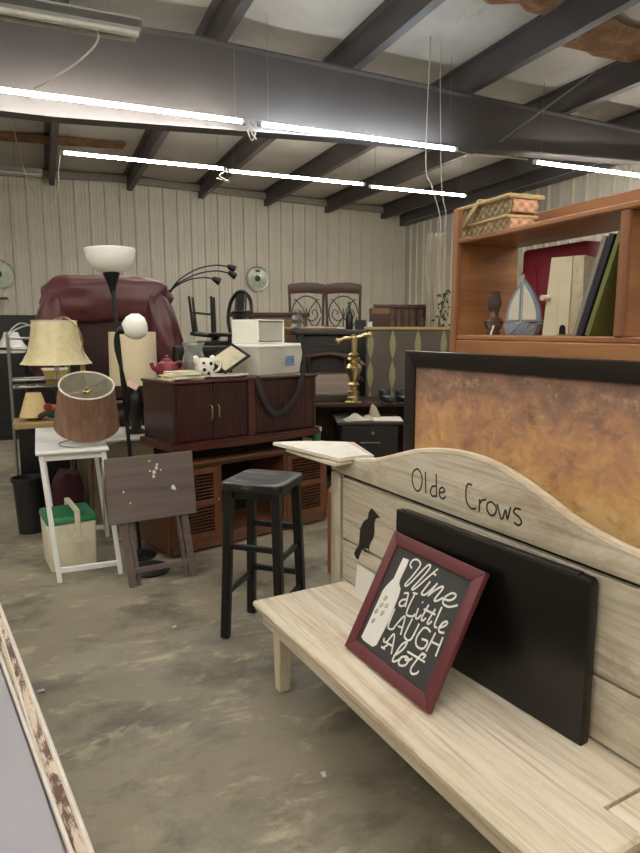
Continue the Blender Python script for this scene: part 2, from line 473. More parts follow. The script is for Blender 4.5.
def thing(name, label, cat, loc=(0, 0, 0), rz=0.0, group=None, rx=0.0, ry=0.0):
    o = bpy.data.objects.new(name, None); COL.objects.link(o)
    o.location = loc; o.rotation_euler = (R_(rx), R_(ry), R_(rz)); o.empty_display_size = 0.1
    return tag(o, label, cat, group)

def single(name, fn, mat, label, cat, loc=(0, 0, 0), rz=0.0, group=None, rx=0.0, ry=0.0, angle=35):
    o = part(name, fn, mat, None, angle=angle)
    o.location = loc; o.rotation_euler = (R_(rx), R_(ry), R_(rz))
    return tag(o, label, cat, group)

def struct(name, fn, mat, smooth=True, angle=35):
    o = part(name, fn, mat, None, None, smooth, angle); o['kind'] = 'structure'
    return o

def several(*fns):
    def f(bm):
        for g in fns: g(bm)
    return f
def BX(c, s, bev=0.004, rot=None): return lambda bm: bx(bm, c, s, bev, rot)
def BAR(p0, p1, w, d, bev=0.003, **k): return lambda bm: bar(bm, p0, p1, w, d, bev, **k)
def TUBE(pts, r, n=8, **k): return lambda bm: tube(bm, pts, r, n, **k)
def CURVE(pts, r, n=8, sub=6, **k): return lambda bm: tube(bm, catmull(pts, sub), r, n, **k)
def LATHE(prof, n=32, **k): return lambda bm: lathe(bm, prof, n, **k)
def PRISM(poly, d0, d1, **k): return lambda bm: prism(bm, poly, d0, d1, **k)
def PILLOW(c, s, p=4.0, n=8, **k): return lambda bm: pillow(bm, c, s, p, n, **k)

# ------------------------------------------------------------------ the shell of the building
X0, X1, Y0, Y1 = -7.0, 8.62, -4.0, 14.6
def zr(x): return 4.78 - 0.03 * abs(x - 1.5)

struct('floor', BX(((X0+X1)/2, (Y0+Y1)/2, -0.05), (X1-X0+0.4, Y1-Y0+0.4, 0.1), 0), 'concrete')

def ribbed(length, h, pitch=0.30):
    """ribbed steel sheet along local x, ribs towards local -y"""
    prof = []; x = 0.0
    while x < length:
        for dx, dy in ((0.0, 0), (0.09, 0), (0.097, -0.006), (0.112, -0.006), (0.119, 0), (0.165, 0), (0.172, -0.006), (0.187, -0.006), (0.194, 0), (0.235, 0), (0.25, -0.042), (0.284, -0.042)):
            prof.append((x + dx, dy))
        x += pitch
    prof.append((x, 0))
    def f(bm):
        lo = [bm.verts.new((a, b, 0)) for a, b in prof]; hi = [bm.verts.new((a, b, h)) for a, b in prof]
        for i in range(len(prof) - 1): bm.faces.new((lo[i], lo[i+1], hi[i+1], hi[i]))
        p = [bm.verts.new(v) for v in ((0, 0.03, 0), (x, 0.03, 0), (x, 0.03, h), (0, 0.03, h))]
        bm.faces.new(p)
    return f
for nm, loc, rz, ln, h in (('wall_back', (X0, Y1, 0), 0, X1 - X0, 4.6), ('wall_right', (X1, Y1, 0), -90, Y1 - Y0, 4.6),
                           ('wall_left', (X0, Y0, 0), 90, Y1 - Y0, 4.6), ('wall_front', (X1, Y0, 0), 180, X1 - X0, 4.6)):
    w = struct(nm, ribbed(ln, h), 'wall', smooth=False)
    w.location = loc; w.rotation_euler = (0, 0, R_(rz))

PX = [0.34 + 1.52 * k for k in range(-4, 6)]          # purlin lines
def roof(bm):
    xs = [X0]
    ks = [X0] + [p - 0.04 for p in PX] + [X1]
    grid = []
    ys = [Y0 + (Y1 - Y0) * j / 40 for j in range(41)]
    cols = []
    for a, b in zip(ks, ks[1:]):
        for i in range(8): cols.append((a + (b - a) * i / 8, 4 * (i / 8) * (1 - i / 8)))
    cols.append((X1, 0))
    for x, sg in cols:
        grid.append([bm.verts.new((x, y, zr(x) - 0.05 * sg * (0.75 + 0.5 * noise.noise(Vector((x * 0.9, y * 0.6, 3.0)))) )) for y in ys])
    for A, B in zip(grid, grid[1:]):
        for j in range(len(ys) - 1): bm.faces.new((A[j], A[j+1], B[j+1], B[j]))
    t = [bm.verts.new((x, y, 4.95)) for x, y in ((X0, Y0), (X1, Y0), (X1, Y1), (X0, Y1))]
    bm.faces.new(t)
struct('ceiling', roof, 'ceiling')
YM, YL = (Y0 + Y1) / 2, Y1 - Y0 - 0.02
for x in PX:
    zt = zr(x) - 0.005
    o = struct('purlin', several(BX((x - 0.05, YM, zt - 0.16), (0.016, YL, 0.30), 0), BX((x - 0.005, YM, zt - 0.305), (0.10, YL, 0.014), 0),
                                 BX((x - 0.09, YM, zt - 0.015), (0.09, YL, 0.014), 0), BX((x + 0.04, YM, zt - 0.285), (0.012, YL, 0.04), 0)), 'purlin')
def rafter(y, bot, web=0.014, fl=0.2):
    """deep tapered I beam across the roof, its bottom following the (x, z) points"""
    def f(bm):
        xs = sorted({b[0] for b in bot} | {X0, 1.5, X1 - 0.01})
        def zb(x):
            for (xa, za), (xb, zb_) in zip(bot, bot[1:]):
                if xa <= x <= xb: return za + (zb_ - za) * (x - xa) / (xb - xa)
            return bot[-1][1]
        top = [(x, zr(x) - 0.325) for x in xs]; low = [(x, zb(x)) for x in xs]
        prism(bm, low + list(reversed(top)), y - web/2, y + web/2)
        for line in (top, low):
            for a, b in zip(line, line[1:]): bar(bm, (a[0], y, a[1]), (b[0], y, b[1]), 0.018, fl, 0, up=(0, 1, 0)) if False else bar(bm, (a[0], y, a[1]), (b[0], y, b[1]), fl, 0.018, 0)
    return f
struct('roof_beam', rafter(6.95, [(X0, 3.5), (0.2, 3.53), (3.4, 3.68), (X1, 3.90)]), 'beam')
struct('roof_beam', rafter(1.6, [(X0, 3.5), (0.2, 3.53), (3.4, 3.68), (X1, 3.90)]), 'beam')
struct('trim_1', BX((X1 - 0.12, YM, 4.33), (0.16, YL, 0.40), 0.01), 'beam')                     # eave strut on the right wall
struct('trim_2', several(BAR((X0, 14.5, 4.38), (1.5, 14.5, 4.66), 0.10, 0.13, 0.005), BAR((1.5, 14.5, 4.66), (X1, 14.5, 4.44), 0.10, 0.13, 0.005)), 'trim')
struct('trim_5', several(BAR((X0, 14.51, 4.48), (1.5, 14.51, 4.75), 0.09, 0.10, 0.0), BAR((1.5, 14.51, 4.75), (X1, 14.51, 4.55), 0.09, 0.10, 0.0)), 'beam')
struct('trim_3', TUBE([(8.36, 5.0, 4.20), (8.36, 14.2, 4.15)], 0.014), 'galv')               # conduit along the eave
struct('trim_4', TUBE([(5.9, 5.9, 4.42), (5.35, 6.83, 3.85)], 0.012), 'galv')                 # brace rod
struct('baseboard_back', BX(((X0 + X1) / 2, Y1 - 0.08, 0.05), (X1 - X0 - 0.1, 0.05, 0.1), 0.005), 'trim')
for x0, x1, y0, y1, zz in ((4.0, 4.75, 4.6, 5.45, 0.06), (5.05, 6.35, 5.2, 5.85, 0.075), (-0.6, 1.5, 11.9, 12.4, 0.07)):   # bare insulation between purlins
    def pt(bm, x0=x0, x1=x1, y0=y0, y1=y1, zz=zz):
        n = 10; g = []
        for i in range(n + 1):
            r = []
            for j in range(n + 1):
                x = x0 + (x1 - x0) * i / n; y = y0 + (y1 - y0) * j / n
                if j in (0, n): y += 0.09 * noise.noise(Vector((x * 4, j, 1)))
                if i in (0, n): x += 0.06 * noise.noise(Vector((y * 4, i, 2)))
                r.append(bm.verts.new((x, y, zr(x) - zz - 0.012 * abs(noise.noise(Vector((x * 7, y * 7, 0)))))))
            g.append(r)
        for A, B in zip(g, g[1:]):
            for j in range(n): bm.faces.new((A[j], A[j+1], B[j+1], B[j]))
        bmesh.ops.solidify(bm, geom=bm.faces[:], thickness=0.006)
    struct('ceiling_patch', pt, 'fibre')

# ------------------------------------------------------------------ tube lights
def tube_light(label, xa, xb, y, z, mat='tube', group=None, cords=(), hang=True, seen=True):
    t = thing('tube_light', label, 'light', (xa, y, z), 0, group)
    L = xb - xa
    part('lamp_tube', lambda bm: cyl(bm, (0.05, 0, 0), (L - 0.05, 0, 0), 0.019, None, 14), mat, t, smooth=True)
    part('reflector', BX((L/2, 0, 0.024), (L, 0.026, 0.010), 0.003), 'white_metal', t)
    for x in (0.03, L - 0.03): part('end_cap', BX((x, 0, 0.004), (0.05, 0.05, 0.05), 0.006), 'white_metal', t)
    if hang:
        for x in (0.12, L - 0.12):
            top = zr(xa + x) - z - 0.05
            part('hanger', TUBE([(x, 0, 0.03), (x, 0, top)], 0.0025, 5), 'galv', t)
    for c in cords: part('cord', CURVE(c, 0.008, 6), 'cord_white', t)
    return t
tube_light('long tube light at the upper left, its left end past the picture edge', -0.42, 2.04, 6.67, 3.64,
           cords=[[(0.12, 0, 0), (0.1, 0.02, -0.1), (0.12, 0, -0.16), (0.08, 0, -0.08)]])
tube_light('bluish tube light in front of the big roof beam, brightest in the picture', 2.15, 4.62, 6.67, 3.64, 'tube_cool',
           cords=[[(-0.06, 0, 0), (-0.02, -0.02, -0.08), (-0.06, 0, -0.17), (-0.1, 0, -0.06), (-0.01, 0, -0.16)], [(2.42, 0, 0), (2.7, 0.02, -0.03), (3.1, 0.05, 0.0), (3.58, 0.08, 0.02)]])
tube_light('left tube light of the far row, a white cord looping from its end', 0.35, 2.64, 9.7, 3.9,
           cords=[[(0.0, 0, 0), (-0.03, 0, -0.2), (-0.06, 0, -0.5), (-0.16, 0, -0.68), (-0.34, 0, -0.55), (-0.5, 0, -0.1), (-0.56, 0.1, 0.5)]])
tube_light('middle tube light of the far row, between two others', 2.66, 5.0, 9.8, 3.9, cords=[[(0, 0, 0), (-0.1, 0, -0.08), (0.05, 0, -0.15), (-0.15, 0, -0.12)]])
tube_light('right tube light of the far row, ending above the stacked baskets', 5.12, 7.08, 9.9, 3.9)
tube_light('tube light over the pine hutch near the ribbed right wall', 5.82, 8.25, 6.75, 3.64)
# rows further back in the building, above and behind the photographer
for y in (3.4, 0.9, -1.2):
    for xa in (-5.6, -2.9, -0.2, 2.5, 5.2):
        if y > 3 and xa > 2: continue
        tube_light('tube light of the rows overhead behind the photographer', xa, xa + 2.44, y, 3.75, 'tube', 'tube lights overhead behind the photographer')
tube_light('tube light at the far left, outside the picture', -5.2, -2.76, 6.67, 3.64, 'tube')
tube_light('tube light of the far row outside the left edge', -4.6, -2.16, 9.6, 3.9, 'tube')

t = thing('unlit_light_fixture', 'unlit grey strip light fixture hanging at the top left corner', 'light', (-1.65, 5.25, 3.71), 0)
part('channel', PRISM([(0, 0.10), (0, 0.03), (0.0, 0.0), (2.44, 0.0), (2.44, 0.10)], -0.05, 0.05), 'galv', t)
part('reflector', several(BAR((0, -0.11, 0.035), (2.44, -0.11, 0.035), 0.12, 0.008, 0), BAR((0, 0.11, 0.035), (2.44, 0.11, 0.035), 0.12, 0.008, 0)), 'galv', t)
part('lamp_tube', several(lambda bm: cyl(bm, (0.02, -0.06, -0.02), (2.42, -0.06, -0.02), 0.018), lambda bm: cyl(bm, (0.02, 0.06, -0.02), (2.42, 0.06, -0.02), 0.018)), 'shade_lining', t)
for x in (0.5, 2.2): part('hanger', TUBE([(x, 0, 0.10), (x, 0, 0.92)], 0.004, 6), 'galv', t)
part('cord', CURVE([(2.05, 0, 0.1), (2.15, 0.03, -0.05), (2.0, 0.3, -0.16), (1.7, 0.8, -0.22)], 0.008), 'cord_white', t)
t = thing('unlit_light_fixture', 'small unlit strip fixture under the roof beside the back wall at far left', 'light', (-1.86, 11.9, 4.06), 0)
part('channel', BX((1.0, 0, 0.04), (2.0, 0.12, 0.08)), 'galv', t)
part('lamp_tube', several(lambda bm: cyl(bm, (0.02, -0.06, -0.02), (1.98, -0.06, -0.02), 0.018), lambda bm: cyl(bm, (0.02, 0.06, -0.02), (1.98, 0.06, -0.02), 0.018)), 'shade_lining', t)
for x in (0.4, 1.6): part('hanger', TUBE([(x, 0, 0.08), (x, 0, 0.75)], 0.004, 6), 'galv', t)

# ------------------------------------------------------------------ the bench
BA = -84.0
bO = Vector((0.79, 2.57, 0)); bu = Vector((math.sin(R_(6)), -math.cos(R_(6)), 0)); bv = Vector((math.cos(R_(6)), math.sin(R_(6)), 0))
def BW(u, v, z=0.0): return bO + bu * u + bv * v + Vector((0, 0, z))
bench = thing('bench', 'long low limed wood bench with a carved headboard back lettered in black', 'bench', BW(0, 0), BA)
def seat(bm):
    SX = 1.66
    bx(bm, (SX/2, 0.135, 0.347), (SX, 0.262, 0.026), 0.001); bx(bm, (SX/2 - 0.05, 0.365, 0.347), (SX - 0.1, 0.196, 0.026), 0.001)
    bx(bm, (SX - 0.045, 0.365, 0.347), (0.09, 0.19, 0.026), 0.002)
part('seat', seat, 'bench_seat', bench)
part('seat_moulding', several(BX((0.83, 0.0, 0.347), (1.68, 0.022, 0.028), 0.008), BX((0.83, 0.006, 0.329), (1.66, 0.018, 0.012), 0.004),
                              BX((0.002, 0.23, 0.347), (0.022, 0.45, 0.028), 0.008), BX((1.66, 0.23, 0.347), (0.022, 0.45, 0.028), 0.008)), 'bench_edge', bench)
part('apron', several(BX((0.83, 0.03, 0.298), (1.60, 0.02, 0.072), 0.003), BX((0.04, 0.23, 0.298), (0.02, 0.40, 0.072), 0.003), BX((1.62, 0.23, 0.298), (0.02, 0.40, 0.072), 0.003)), 'bench_edge', bench)
for x, y in ((0.145, 0.060), (1.52, 0.065), (0.145, 0.40), (1.52, 0.40)):
    part('leg', BAR((x, y, 0), (x, y, 0.334), 0.05, 0.05, 0.003, up=(0, 1, 0), w2=0.07, d2=0.06), 'bench_leg', bench)
CREST = [(-0.13, 0.943), (0.0, 0.946), (0.067, 0.952), (0.16, 0.967), (0.258, 0.9864), (0.387, 1.0263), (0.4994, 1.0615), (0.5976, 1.083), (0.7058, 1.098), (0.79, 1.1024), (0.8854, 1.1), (0.97, 1.087), (1.049, 1.0664), (1.124, 1.041), (1.195, 1.0141), (1.262, 0.9888), (1.37, 0.963), (1.48, 0.9475), (1.6, 0.942), (1.74, 0.94)]
cr = [(p.x, p.y) for p in catmull(CREST, 4)]
VB = 0.46
part('crest_board', PRISM([(1.74, 0.876), (-0.13, 0.876)] + cr, VB, VB + 0.032, bev=0.004), 'bench_back', bench)
part('crest_cap', lambda bm: tube(bm, [(x, VB + 0.016, z) for x, z in cr], 0.0165, 8), 'bench_edge', bench)
part('stile', BX((-0.092, VB + 0.016, 0.50), (0.076, 0.032, 0.742), 0.003), 'bench_stile', bench)
part('stile', BX((1.70, VB + 0.016, 0.50), (0.07, 0.032, 0.742), 0.003), 'bench_stile', bench)
part('back_board', BX((0.812, VB + 0.02, 0.462), (1.69, 0.026, 0.19), 0.003), 'bench_back', bench)
part('back_board', BX((0.812, VB + 0.02, 0.712), (1.69, 0.026, 0.292), 0.003), 'bench_back', bench)
part('back_board', BX((0.808, VB + 0.02, 0.27), (1.70, 0.026, 0.18), 0.003), 'bench_back', bench)
part('backing', BX((0.81, VB + 0.040, 0.55), (1.80, 0.012, 0.72), 0), 'gap_shade', bench, 'near black sheet painting in the shade of the gaps between boards')  # dark sheet added so the board gaps read as shaded
def strokes(lst, y, r, flat=0.25, sub=5):
    def f(bm):
        for s in lst:
            tube(bm, catmull([(a, y, b) for a, b in s], sub), r, 8, flat=flat, normal=(0, 1, 0))
    return f
W = {'bottle': [[0.0991,0.3909],[0.1306,0.3937],[0.1323,0.3677],[0.1292,0.314],[0.1338,0.2997],[0.1504,0.2878],[0.1564,0.2631],[0.1595,0.1703],[0.1514,0.0734],[0.1354,0.0595],[0.0787,0.0585],[0.0609,0.0633],[0.0635,0.116],[0.0674,0.2494],[0.0766,0.2738],[0.0966,0.309],[0.0968,0.346]],
  'grapes': [[0.0992,0.2308],[0.1206,0.2105],[0.0934,0.2019],[0.0809,0.1738],[0.1149,0.1787],[0.0859,0.1383]],
  'strokes': [[[0.162,0.3711],[0.1462,0.3804],[0.1503,0.3988],[0.1701,0.4076],[0.1907,0.402],[0.1947,0.3888],[0.1802,0.3481],[0.1632,0.3104],[0.1718,0.3073],[0.1871,0.3277],[0.215,0.3813],[0.2317,0.4079],[0.2437,0.4079],[0.2409,0.3884],[0.2232,0.3492],[0.2042,0.3112],[0.2099,0.3072],[0.226,0.3256],[0.2534,0.3684],[0.2827,0.4114]],[[0.2659,0.3912],[0.2854,0.3881]],[[0.2727,0.3613],[0.2575,0.3192],[0.2578,0.3092],[0.2695,0.3097],[0.2821,0.3226],[0.3075,0.3662]],[[0.3051,0.3653],[0.2882,0.3129]],[[0.2895,0.3155],[0.31,0.3433],[0.3296,0.3625],[0.3393,0.3603],[0.3248,0.3193],[0.3273,0.3105],[0.3401,0.3175],[0.3556,0.3333]],[[0.3552,0.3293],[0.3869,0.336],[0.404,0.3523],[0.4007,0.3625],[0.3836,0.3597],[0.3649,0.3409],[0.3613,0.3239],[0.3723,0.3148],[0.3979,0.3174],[0.4273,0.335]],[[0.1769,0.2801],[0.1912,0.2876],[0.1981,0.282],[0.2092,0.2412]],[[0.2017,0.2669],[0.1799,0.2563],[0.1737,0.2413],[0.1843,0.2352],[0.1984,0.243],[0.2046,0.2578]],[[0.2164,0.2973],[0.2383,0.3017]],[[0.2274,0.2995],[0.2259,0.2255],[0.2614,0.2281],[0.2635,0.239]],[[0.27,0.2617],[0.2744,0.2315],[0.2869,0.2308],[0.294,0.2477]],[[0.2756,0.286],[0.2794,0.2855]],[[0.3088,0.2893],[0.3023,0.2393],[0.3119,0.2335],[0.3208,0.247]],[[0.2957,0.2682],[0.3536,0.2724]],[[0.3441,0.2879],[0.3344,0.2391],[0.3428,0.2349],[0.3515,0.2483]],[[0.3672,0.305],[0.3668,0.2509],[0.3721,0.2378],[0.3827,0.2386]],[[0.392,0.2421],[0.411,0.2568],[0.4167,0.2678],[0.4087,0.2709],[0.3971,0.2595],[0.3916,0.2397],[0.4018,0.2312],[0.4199,0.237]],[[0.164,0.2169],[0.1671,0.1518],[0.1937,0.1515],[0.2007,0.1686]],[[0.2007,0.1686],[0.2251,0.2138],[0.2414,0.1516]],[[0.2133,0.1717],[0.2395,0.176]],[[0.2632,0.2206],[0.2596,0.1619],[0.2705,0.1509],[0.2874,0.1517],[0.2978,0.1676],[0.3022,0.2189]],[[0.3643,0.2148],[0.3451,0.2196],[0.3269,0.2117],[0.3163,0.1758],[0.327,0.154],[0.349,0.1509],[0.3658,0.1608],[0.3677,0.1835],[0.3404,0.18]],[[0.3855,0.2219],[0.3796,0.1542]],[[0.4222,0.223],[0.4246,0.1581]],[[0.3827,0.1903],[0.4243,0.1941]],[[0.1734,0.1098],[0.1768,0.0995],[0.1925,0.1043],[0.2121,0.141],[0.2366,0.0784]],[[0.1925,0.1043],[0.2015,0.0968],[0.1847,0.0774]],[[0.1764,0.0783],[0.1987,0.0792]],[[0.195,0.1008],[0.2266,0.1036]],[[0.2512,0.0785],[0.2777,0.1135],[0.2851,0.1394],[0.2774,0.1404],[0.2626,0.1201],[0.2531,0.0703],[0.2617,0.0631],[0.2799,0.0786],[0.2876,0.0934]],[[0.3089,0.1034],[0.2888,0.0917],[0.2845,0.0718],[0.2955,0.0659],[0.3166,0.0761],[0.3234,0.0971],[0.3062,0.1022],[0.3092,0.0925],[0.3234,0.0971],[0.3356,0.1095]],[[0.3764,0.144],[0.3649,0.1364],[0.3487,0.0895],[0.3497,0.0725],[0.3626,0.0681],[0.3791,0.0784],[0.3823,0.0886]],[[0.3025,0.1183],[0.3925,0.1236]],[[0.3638,0.1381],[0.3835,0.143],[0.3788,0.13]]],
  'crows': [[[0.5347,1.0086],[0.5096,0.9892],[0.5045,0.9514],[0.5249,0.9231],[0.5505,0.9247],[0.5657,0.9562],[0.5606,0.9911],[0.5347,1.0086]],[[0.5848,1.0055],[0.5906,0.9216]],[[0.6484,1.0102],[0.6545,0.9205]],[[0.6504,0.9625],[0.6292,0.9579],[0.6181,0.9358],[0.6307,0.9205],[0.6542,0.9282]],[[0.6711,0.9437],[0.6994,0.9539],[0.6874,0.9666],[0.6706,0.9552],[0.6716,0.9322],[0.6892,0.9247],[0.7058,0.9363]],[[0.8419,1.0075],[0.8214,1.0082],[0.8123,0.9829],[0.8174,0.9437],[0.841,0.9253],[0.8661,0.9315]],[[0.8811,0.9682],[0.8815,0.9231]],[[0.8819,0.9519],[0.8939,0.9669],[0.913,0.9736]],[[0.9369,0.9722],[0.9185,0.9608],[0.9198,0.9364],[0.9396,0.9252],[0.9577,0.9375],[0.9583,0.9599],[0.9369,0.9722]],[[0.9632,0.9715],[0.9861,0.9241],[1.0021,0.9605],[1.011,0.9306],[1.0235,0.9746]],[[1.0666,0.9766],[1.0452,0.976],[1.0375,0.9606],[1.0596,0.9515],[1.0715,0.938],[1.0613,0.9238],[1.0412,0.9278]]],
  'bird': [[0.2127,0.7681],[0.2289,0.7638],[0.2581,0.7511],[0.2797,0.7421],[0.2584,0.7386],[0.2406,0.7276],[0.2339,0.7026],[0.2368,0.6696],[0.228,0.6373],[0.2027,0.6041],[0.1957,0.5803],[0.1577,0.5722],[0.1347,0.5528],[0.1079,0.5007],[0.0918,0.5036],[0.0754,0.5209],[0.0991,0.5551],[0.1148,0.5688],[0.122,0.6107],[0.1267,0.656],[0.1554,0.6965],[0.1891,0.7183],[0.1938,0.7473]],
  'birdlegs': [[[0.1653,0.5745],[0.1733,0.5595]],[[0.1941,0.582],[0.2022,0.5542]],[[0.158,0.5565],[0.1885,0.5607]]]}

for ids in ((0,), (1,), (2, 3), (4,), (5,), (6, 7), (8,), (9,), (10,)):
    part('letter', strokes([W['crows'][i] for i in ids], VB, 0.0038), 'ink', bench, 'hand painted black letter of Olde Crows')
part('crow_silhouette', PRISM(W['bird'], VB + 0.0035, VB + 0.0075), 'ink', bench, 'flat black painted crow')
part('crow_legs', strokes(W['birdlegs'], VB + 0.005, 0.0028), 'ink', bench)

# magazine lying on the bench back, panel, sign, card
def quad_slab(q, th, curl=0.0, n=10):
    """sheet stack over four corner points (far left, far right, near right, near left), gently curled"""
    def f(bm):
        A, B, C, D = [Vector(p) for p in q]; g = []
        for i in range(n + 1):
            a = i / n; r = []
            for j in range(n + 1):
                b_ = j / n
                p = (A * (1 - a) + B * a) * (1 - b_) + (D * (1 - a) + C * a) * b_
                p.z += curl * math.sin(math.pi * a)
                r.append(p)
            g.append(r)
        up = [[bm.verts.new(p + Vector((0, 0, th))) for p in r] for r in g]; lo = [[bm.verts.new(p) for p in r] for r in g]
        for i in range(n):
            for j in range(n):
                bm.faces.new((up[i][j+1], up[i+1][j+1], up[i+1][j], up[i][j])); bm.faces.new((lo[i][j], lo[i+1][j], lo[i+1][j+1], lo[i][j+1]))
            bm.faces.new((up[i][0], up[i+1][0], lo[i+1][0], lo[i][0])); bm.faces.new((lo[i][n], lo[i+1][n], up[i+1][n], up[i][n]))
            bm.faces.new((lo[0][i], lo[0][i+1], up[0][i+1], up[0][i])); bm.faces.new((up[n][i], up[n][i+1], lo[n][i+1], lo[n][i]))
    return f
CO = Vector((1.22, 2.75, 0.958))
t = thing('catalog', 'white printed catalog lying on the left end of the bench back', 'book', CO)
CQ = [(1.02, 2.98, 0.972), (1.40, 2.84, 0.968), (1.35, 2.53, 0.960), (1.19, 2.55, 0.955)]
part('cover', quad_slab([Vector(p) - CO for p in CQ], 0.016, 0.006), 'paper', t)
part('printed_strip', quad_slab([Vector(p) - CO + Vector((0, 0, 0.0165)) for p in ((1.335, 2.865, 0.9687), (1.395, 2.835, 0.968), (1.345, 2.54, 0.960), (1.285, 2.545, 0.9595))], 0.0012), 'pink_print', t, 'pinkish printed strip')
t = single('paper_folder', quad_slab([Vector(p) - CO for p in ((1.07, 2.93, 0.945), (1.36, 2.82, 0.956), (1.33, 2.56, 0.951), (1.165, 2.56, 0.934))], 0.014), 'cream', 'cream folder beneath the white catalog on the bench back', 'folder', CO)

t = thing('panel', 'large black satin panel standing on the bench against its back', 'panel', BW(0.535, 0.362, 0.36), BA + 3.4)
def slab(bm):
    p = [(0.0, 0.0), (0.0, 0.498)]
    p += [(0.84 - 0.02 + 0.02 * math.sin(R_(a)), 0.498 - 0.02 + 0.02 * math.cos(R_(a))) for a in (0, 22, 45, 67, 90)] + [(0.84, 0.0)]
    prism(bm, p, 0.0, 0.042, bev=0.005)
part('board', slab, 'black_gloss', t)
part('top_rail', several(BX((0.41, 0.021, 0.4995), (0.77, 0.030, 0.006), 0.002)), 'black_gloss', t)

SG = thing('framed_sign', 'square chalkboard sign in a burgundy frame leaning on the black panel', 'sign', BW(0.556, 0.120, 0.3715), BA, rx=-28.2)
SW, SH, FW = 0.490, 0.468, 0.044
def mitre(a, b, c, d): return lambda bm: prism(bm, [a, b, c, d], 0.0, 0.022, bev=0.003)
for q in (((0, 0), (SW, 0), (SW - FW, FW), (FW, FW)), ((SW, 0), (SW, SH), (SW - FW, SH - FW), (SW - FW, FW)),
          ((SW, SH), (0, SH), (FW, SH - FW), (SW - FW, SH - FW)), ((0, SH), (0, 0), (FW, FW), (FW, SH - FW))):
    part('frame_rail', mitre(*q), 'sign_frame', SG)
part('chalkboard', BX((SW/2, 0.013, SH/2), (SW - 0.06, 0.008, SH - 0.06), 0), 'chalk', SG)
part('wine_bottle', PRISM(W['bottle'], 0.0065, 0.0095), 'white_paint', SG, 'white painted bottle shape')
def grapes(bm):
    for x, z in W['grapes']:
        m = Matrix.Translation((x, 0.0062, z)) @ Matrix.Rotation(R_(35), 4, 'Y') @ Matrix.Diagonal((0.0085, 0.0012, 0.0125, 1))
        bmesh.ops.create_uvsphere(bm, u_segments=12, v_segments=8, radius=1.0, matrix=m)
part('grape_print', grapes, 'shade_lining', SG)
for ids in ((0,), (1, 2), (3, 4), (5,), (6, 7), (8, 9), (10, 11), (12, 13), (14,), (15,), (16,), (17,), (18, 19), (20,), (21,), (22, 23, 24), (25, 26, 27, 28), (29,), (30,), (31, 32, 33)):
    part('letter', strokes([W['strokes'][i] for i in ids], 0.0085, 0.0037), 'white_paint', SG, 'white letter of the words Wine a Little LAUGH Alot')

single('card', BX((0.07, 0, 0.06), (0.14, 0.003, 0.14), 0.0005), 'white_paint', 'small white card on the bench behind the sign below the crow', 'card', BW(0.135, 0.432, 0.362), BA, rx=-6)

# ------------------------------------------------------------------ framed painting and hutch behind the bench
t = thing('framed_painting', 'big dark framed panel sponged brown and orange behind the bench', 'painting', BW(0.252, 0.6, 0), BA)
PW, PH, PB = 1.55, 1.453, 0.065
for q in (((0, 0), (PW, 0), (PW - PB, PB), (PB, PB)), ((PW, 0), (PW, PH), (PW - PB, PH - PB), (PW - PB, PB)),
          ((PW, PH), (0, PH), (PB, PH - PB), (PW - PB, PH - PB)), ((0, PH), (0, 0), (PB, PB), (PB, PH - PB))):
    part('frame_rail', (lambda q: (lambda bm: prism(bm, list(q), 0.0, 0.035, bev=0.004)))(q), 'dark_frame', t)
part('canvas', BX((PW/2, 0.02, PH/2), (PW - 0.1, 0.014, PH - 0.1), 0), 'burnt', t)

H = thing('hutch', 'orange pine open backed hutch behind the framed painting', 'cabinet', (2.0, 2.87, 0), -90)
HL, HD = 1.75, 0.38
for x in (0.015, HL - 0.015): part('side_panel', BX((x, HD/2, 1.0), (0.03, HD, 2.0), 0.003), 'pine_y' if x < 1 else 'pine_y', H)
part('front_stile', BX((0.02, -0.012, 1.075), (0.045, 0.028, 2.15), 0.004), 'pine_z', H)
part('front_stile', BX((HL - 0.02, -0.012, 1.075), (0.045, 0.028, 2.15), 0.004), 'pine_z', H)
part('shelf', BX((HL/2, HD/2 - 0.01, 1.502), (HL - 0.06, HD, 0.026), 0.006), 'pine_x', H)
part('shelf_rail', BX((HL/2, -0.006, 1.452), (HL - 0.07, 0.022, 0.072), 0.004), 'pine_x', H)
part('top_shelf', BX((HL/2, HD/2 - 0.012, 1.988), (HL - 0.06, HD + 0.02, 0.026), 0.006), 'pine_x', H)
part('gallery_board', BX((HL/2, HD - 0.015, 2.065), (HL - 0.03, 0.024, 0.135), 0.004), 'pine_x', H)
part('divider', BX((1.075, HD/2, 1.745), (0.028, HD - 0.02, 0.46), 0.003), 'pine_y', H)
part('divider_stile', BX((1.075, -0.008, 1.745), (0.04, 0.02, 0.46), 0.003), 'pine_z', H)
part('back_panel', BX((HL/2, HD - 0.01, 0.73), (HL - 0.06, 0.012, 1.46), 0), 'pine_z', H)
for k, x in enumerate((0.30, 0.86, 1.42)):
    d = part('door', several(BX((x, -0.006, 0.75), (0.52, 0.02, 1.26), 0.004), BX((x, -0.018, 0.75), (0.38, 0.010, 1.08), 0.005)), 'pine_z', H)
    part('knob', lambda bm, x=x: bmesh.ops.create_uvsphere(bm, u_segments=12, v_segments=8, radius=0.014, matrix=Matrix.Translation((x + 0.22, -0.03, 0.9))), 'brass', d)
part('base_rail', BX((HL/2, 0.0, 0.06), (HL - 0.07, 0.03, 0.12), 0.003), 'pine_x', H)
def HW(x, y, z): return Vector((2.0 + y, 2.87 - x, z))

